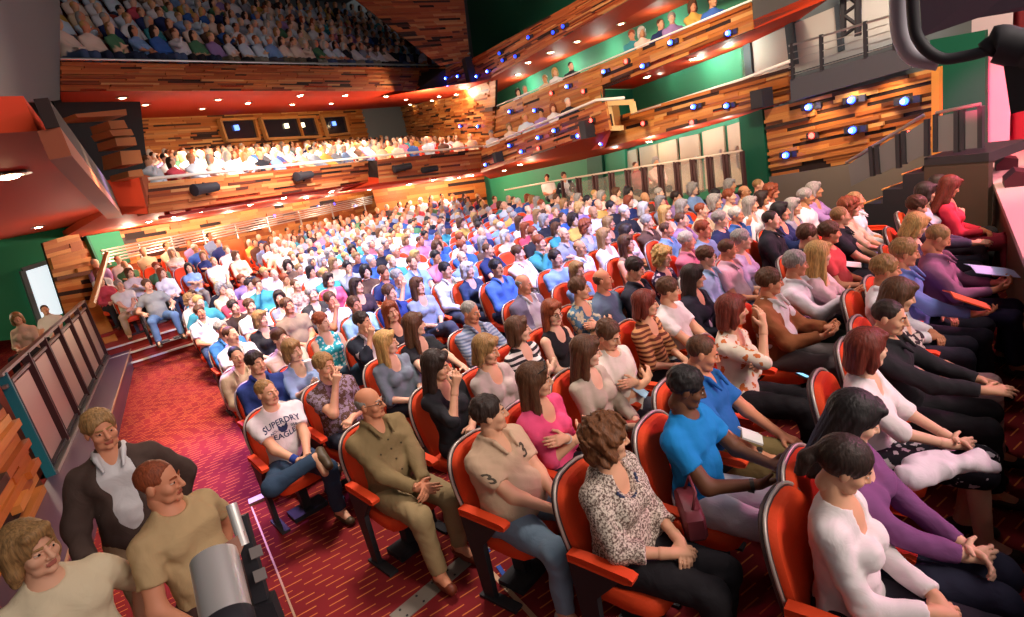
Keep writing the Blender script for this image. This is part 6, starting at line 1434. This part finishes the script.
P = atz(804, 376, .74); t = thing('mobile_phone', 'mobile phone with lit pale blue screen over black trousers', 'phone', P, .9); t.rotation_euler = (.35, 0, .9)
MB().rings([[(a*.055*k, b*.032*k, z) for a, b in ((-1, -.8), (-.92, -1), (.92, -1), (1, -.8), (1, .8), (.92, 1), (-.92, 1), (-1, .8))] for z, k in ((-.006, .94), (-.004, 1), (.004, 1), (.006, .95))]).build('phone_body', M_BLACK, t); MB().box((0, 0, .0065), (.092, .05, .001)).build('screen', mat('phone_screen', '7ab8e0', .3, emit=1.2), t)
P = atz(690, 512, .66); t = thing('handbag', 'dark maroon handbag on the lap of the lace shawl', 'bag', P, .6)
MB().rings([[(a*.15*k, b*.055*k, z) for a, b in ((-1, -.7), (-.85, -1), (.85, -1), (1, -.7), (1, .7), (.85, 1), (-.85, 1), (-1, .7))] for z, k in ((-.07, .9), (-.05, 1), (.05, .95), (.08, .7))]).build('bag_body', mat('maroon_leather', '6e2f36', .45), t, smooth=True); MB().tube([(-.09, 0, .07), (-.07, -.03, .16), (.07, -.03, .16), (.09, 0, .07)], .008, 8).build('strap', mat('maroon_leather', '6e2f36', .45), t, smooth=2)
g = SDF((-.3, -.2, -.1), (.3, .2, .12), .012); g.cone((-.2, .03, 0), (.2, -.04, .0), .06, .045, .02); g.cone((-.12, .05, .02), (.12, .06, -.02), .055, .05, .02); g.cone((.1, -.02, 0), (.24, -.08, -.04), .04, .03, .02); g.noise(.006, 34, 4)
o = link(bpy.data.objects.new('folded_jacket', to_mesh('folded_jacket', [g.mesh()], [cloth('ddd0d8')]))); P = atz(942, 468, .72); o.location = P; o.rotation_euler = (0, .1, -.5); tag(o, 'white jacket bunched on the lap of dark jeans', 'jacket')
P = atz(309, 366, .98); t = thing('paper_cup', 'white paper cup held up by the pale blue top', 'cup', P); MB().rings([circ(.03, -.05), circ(.038, .05), circ(.04, .053), circ(.034, .05), circ(.028, -.04)]).build('cup_body', mat('cup_white', 'dfe6ee', .5), t, smooth=True); MB().rings([circ(.04, .05), circ(.041, .062), circ(.03, .066)]).build('lid', mat('lid_white', 'f0f0f0', .4), t, smooth=True)
# ------------------------------------------------------------------ light
w = bpy.data.worlds.new('world'); scene.world = w; w.use_nodes = True; b = w.node_tree.nodes['Background']; b.inputs[0].default_value = (1, .95, .92, 1); b.inputs[1].default_value = .5
def lamp(kind, loc, to=None, power=100, col=(1, 1, 1), size=1., name='lamp', spot=60, blend=.6):
    l = bpy.data.lights.new(name, kind); l.energy = power; l.color = col
    if kind == 'AREA': l.size = size
    else: l.shadow_soft_size = size
    if kind == 'SPOT': l.spot_size = math.radians(spot); l.spot_blend = blend
    o = bpy.data.objects.new(name, l); COL.objects.link(o); o.location = [float(q) for q in loc]
    if to is not None: o.rotation_euler = (Vector([float(q) for q in to])-Vector([float(q) for q in loc])).to_track_quat('-Z', 'Y').to_euler()
    return o
WARM = (1, .78, .58); WHITE = (1, .93, .88)
lamp('SPOT', (5.5, 5, 10), (5.0, 5.5, 0), 4500, (1, .86, .78), 1.2, 'house_light', 66, .8)
lamp('SPOT', (7, 9, 10), (7.2, 10.5, 0), 6800, (.92, .9, 1), 1.2, 'house_light', 58, .9)
lamp('SPOT', (8, 9.5, 5.9), (8.6, 15.2, 0), 4200, (1, .86, .74), .8, 'house_light', 78, .8)
lamp('SPOT', (3.5, 6, 9), (2.6, 9.8, 0), 6500, (1, .80, .62), .8, 'house_light', 46, .8)
lamp('SPOT', (5, -3, 9), (7.2, 8.5, 1), 13000, (.36, .42, 1), .4, 'blue_wash', 38)
lamp('SPOT', (10, -5, 6), (4.2, 0, .8), 1700, (1, .22, .5), .5, 'pink_wash', 70)
lamp('SPOT', (12.5, -3.5, 6), (9.0, .3, .8), 1500, (1, .1, .25), .5, 'red_wash', 32)
lamp('SPOT', (3.2, 9.5, 6.0), (1.5, 6.3, 0), 4500, (.5, .3, 1), .4, 'aisle_wash', 30, .9)
lamp('SPOT', (2, -6, 7), (3.8, 4, .8), 1700, (1, .84, .70), 1.0, 'stage_light', 44, .9)
# under the lower balcony, left side warm
for px, py, p in ((160, 219, 45), (222, 206, 60), (262, 201, 60), (306, 197, 70), (345, 191, 70), (390, 187, 70), (433, 180, 70), (468, 176, 60), (530, 162, 30)):
    h = hit(SOF, px, py+1)
    if h: lamp('POINT', h[0]-ray(px, py)*.25-np.array([0, 0, .22]), None, p, WARM, .08, 'balcony_downlight')
for px, py, p in ((130, 232, 130), (180, 224, 150), (230, 216, 170), (280, 209, 180), (330, 202, 180), (372, 195, 180)):
    lamp('POINT', BWL.off(1.6).at(px, py), None, p, WARM, .1, 'wall_light')  # unseen lamps added to brighten the rear timber and the back rows
for px, py, p in ((410, 188, 190), (450, 183, 170)):
    lamp('POINT', BWR.off(1.6).at(px, py), None, p, WARM, .1, 'wall_light')
lamp('POINT', (2.8, 11.5, 2.0), None, 30, WARM, .2, 'side_downlight'); lamp('POINT', (.9, 14.8, 2.0), None, 45, WARM, .2, 'box_downlight')
lamp('SPOT', (1.9, 4.6, 3.4), (-.2, 6.0, .8), 160, (1, .72, .42), .15, 'timber_spot', 70)
# lower balcony: warm light under the upper soffit
for q, p in ((.1, 110), (.4, 125), (.7, 125), (1., 125)):
    a = BCL.at(148, 120)*(1-q)+BCL.at(368, 110)*q; d = unit(np.array([a[0], a[1], 0])); c = a+d*2.0; c[2] = a[2]-.1
    lamp('AREA', c, c+d*1.5-(0, 0, 2), p, WARM, 1., 'tier_light')
for px, py, p in ((430, 112, 200), (468, 100, 160)):
    c = CWR.at(px, py); c = c-unit(np.array([c[0], c[1], 0]))*3.2; lamp('POINT', c, None, p, WARM, .3, 'tier_light')
# fronts of the tiers, washed from the house
for px, py in ((170, 190), (230, 185), (290, 177), (350, 171)):
    lamp('SPOT', (6, 3, 6.0), BCL.at(px, py), 1100, WARM, .2, 'front_wash', 15, .8)
for px, py in ((410, 165), (455, 160)):
    lamp('SPOT', (6, 3, 6.0), BCR.at(px, py), 1100, WARM, .2, 'front_wash', 15, .8)
lamp('SPOT', (3, 4, 7.5), PRP.at(610, 105), 5200, WARM, .4, 'gallery_wash', 46)
lamp('SPOT', (5, .5, 7.5), PRP.at(840, 120), 2600, WARM, .3, 'timber_wash', 60)
# recesses of the right-hand wall
for px, py, p, c in ((520, 160, 60, (.7, 1, .85)), (565, 150, 70, (.7, 1, .85)), (615, 147, 30, (.5, .9, 1)), (650, 141, 60, WHITE), (690, 133, 60, WHITE), (728, 124, 45, WHITE)):
    a = PRW.off(-.55).at(px, py+3); lamp('POINT', a, None, p*.38, c, .08, 'recess_light')
for px, py, p in ((660, 72, 60), (700, 60, 70), (730, 52, 40)):
    a = PRW.off(-.5).at(px, py+1); lamp('POINT', a, None, p*.6, (.75, 1, .88), .08, 'gallery_light')
for px, py, p in ((520, 86, 60), (560, 68, 50), (600, 50, 35), (660, 24, 30)):
    a = PRW.off(-.5).at(px, py); lamp('POINT', a, None, p*.5, (.75, 1, .88), .08, 'gallery_light')
lamp('SPOT', PRP.off(.6).at(765, 0), PRW.at(768, 45), 160, WHITE, .1, 'wall_spot', 40); lamp('SPOT', PRP.off(.3).at(860, 10), PRW.at(868, 40), 120, WHITE, .1, 'wall_spot', 70)
for q in (.15, .5, .85):
    a = PRP.off(-.3).at(795+q*110, 104-q*32); lamp('SPOT', a, PRP.off(.05).at(800+q*110, 150-q*30), 30, (1, .74, .46), .1, 'strip_light', 120)
lamp('SPOT', atd(990, 60, 8), atd(1000, 120, 12), 1700, (1, .04, .16), .2, 'pier_light', 30)
lamp('AREA', (5, -5, 7.5), (5, 4, .5), 260, (1, .84, .86), 6, 'added_fill')  # unseen soft lamp added over the stage to lift the dark tones
lamp('SPOT', (9, -4, 5), (8.2, -.9, 1), 1500, (1, .3, .38), .2, 'stage_wash', 60)
scene.view_settings.view_transform = 'Standard'; scene.view_settings.look = 'None'; scene.view_settings.exposure = .35; scene.view_settings.gamma = 1; scene.view_settings.use_curve_mapping = False
scene.cycles.max_bounces = 6; scene.cycles.sample_clamp_indirect = 4; scene.cycles.caustics_reflective = False; scene.cycles.caustics_refractive = False
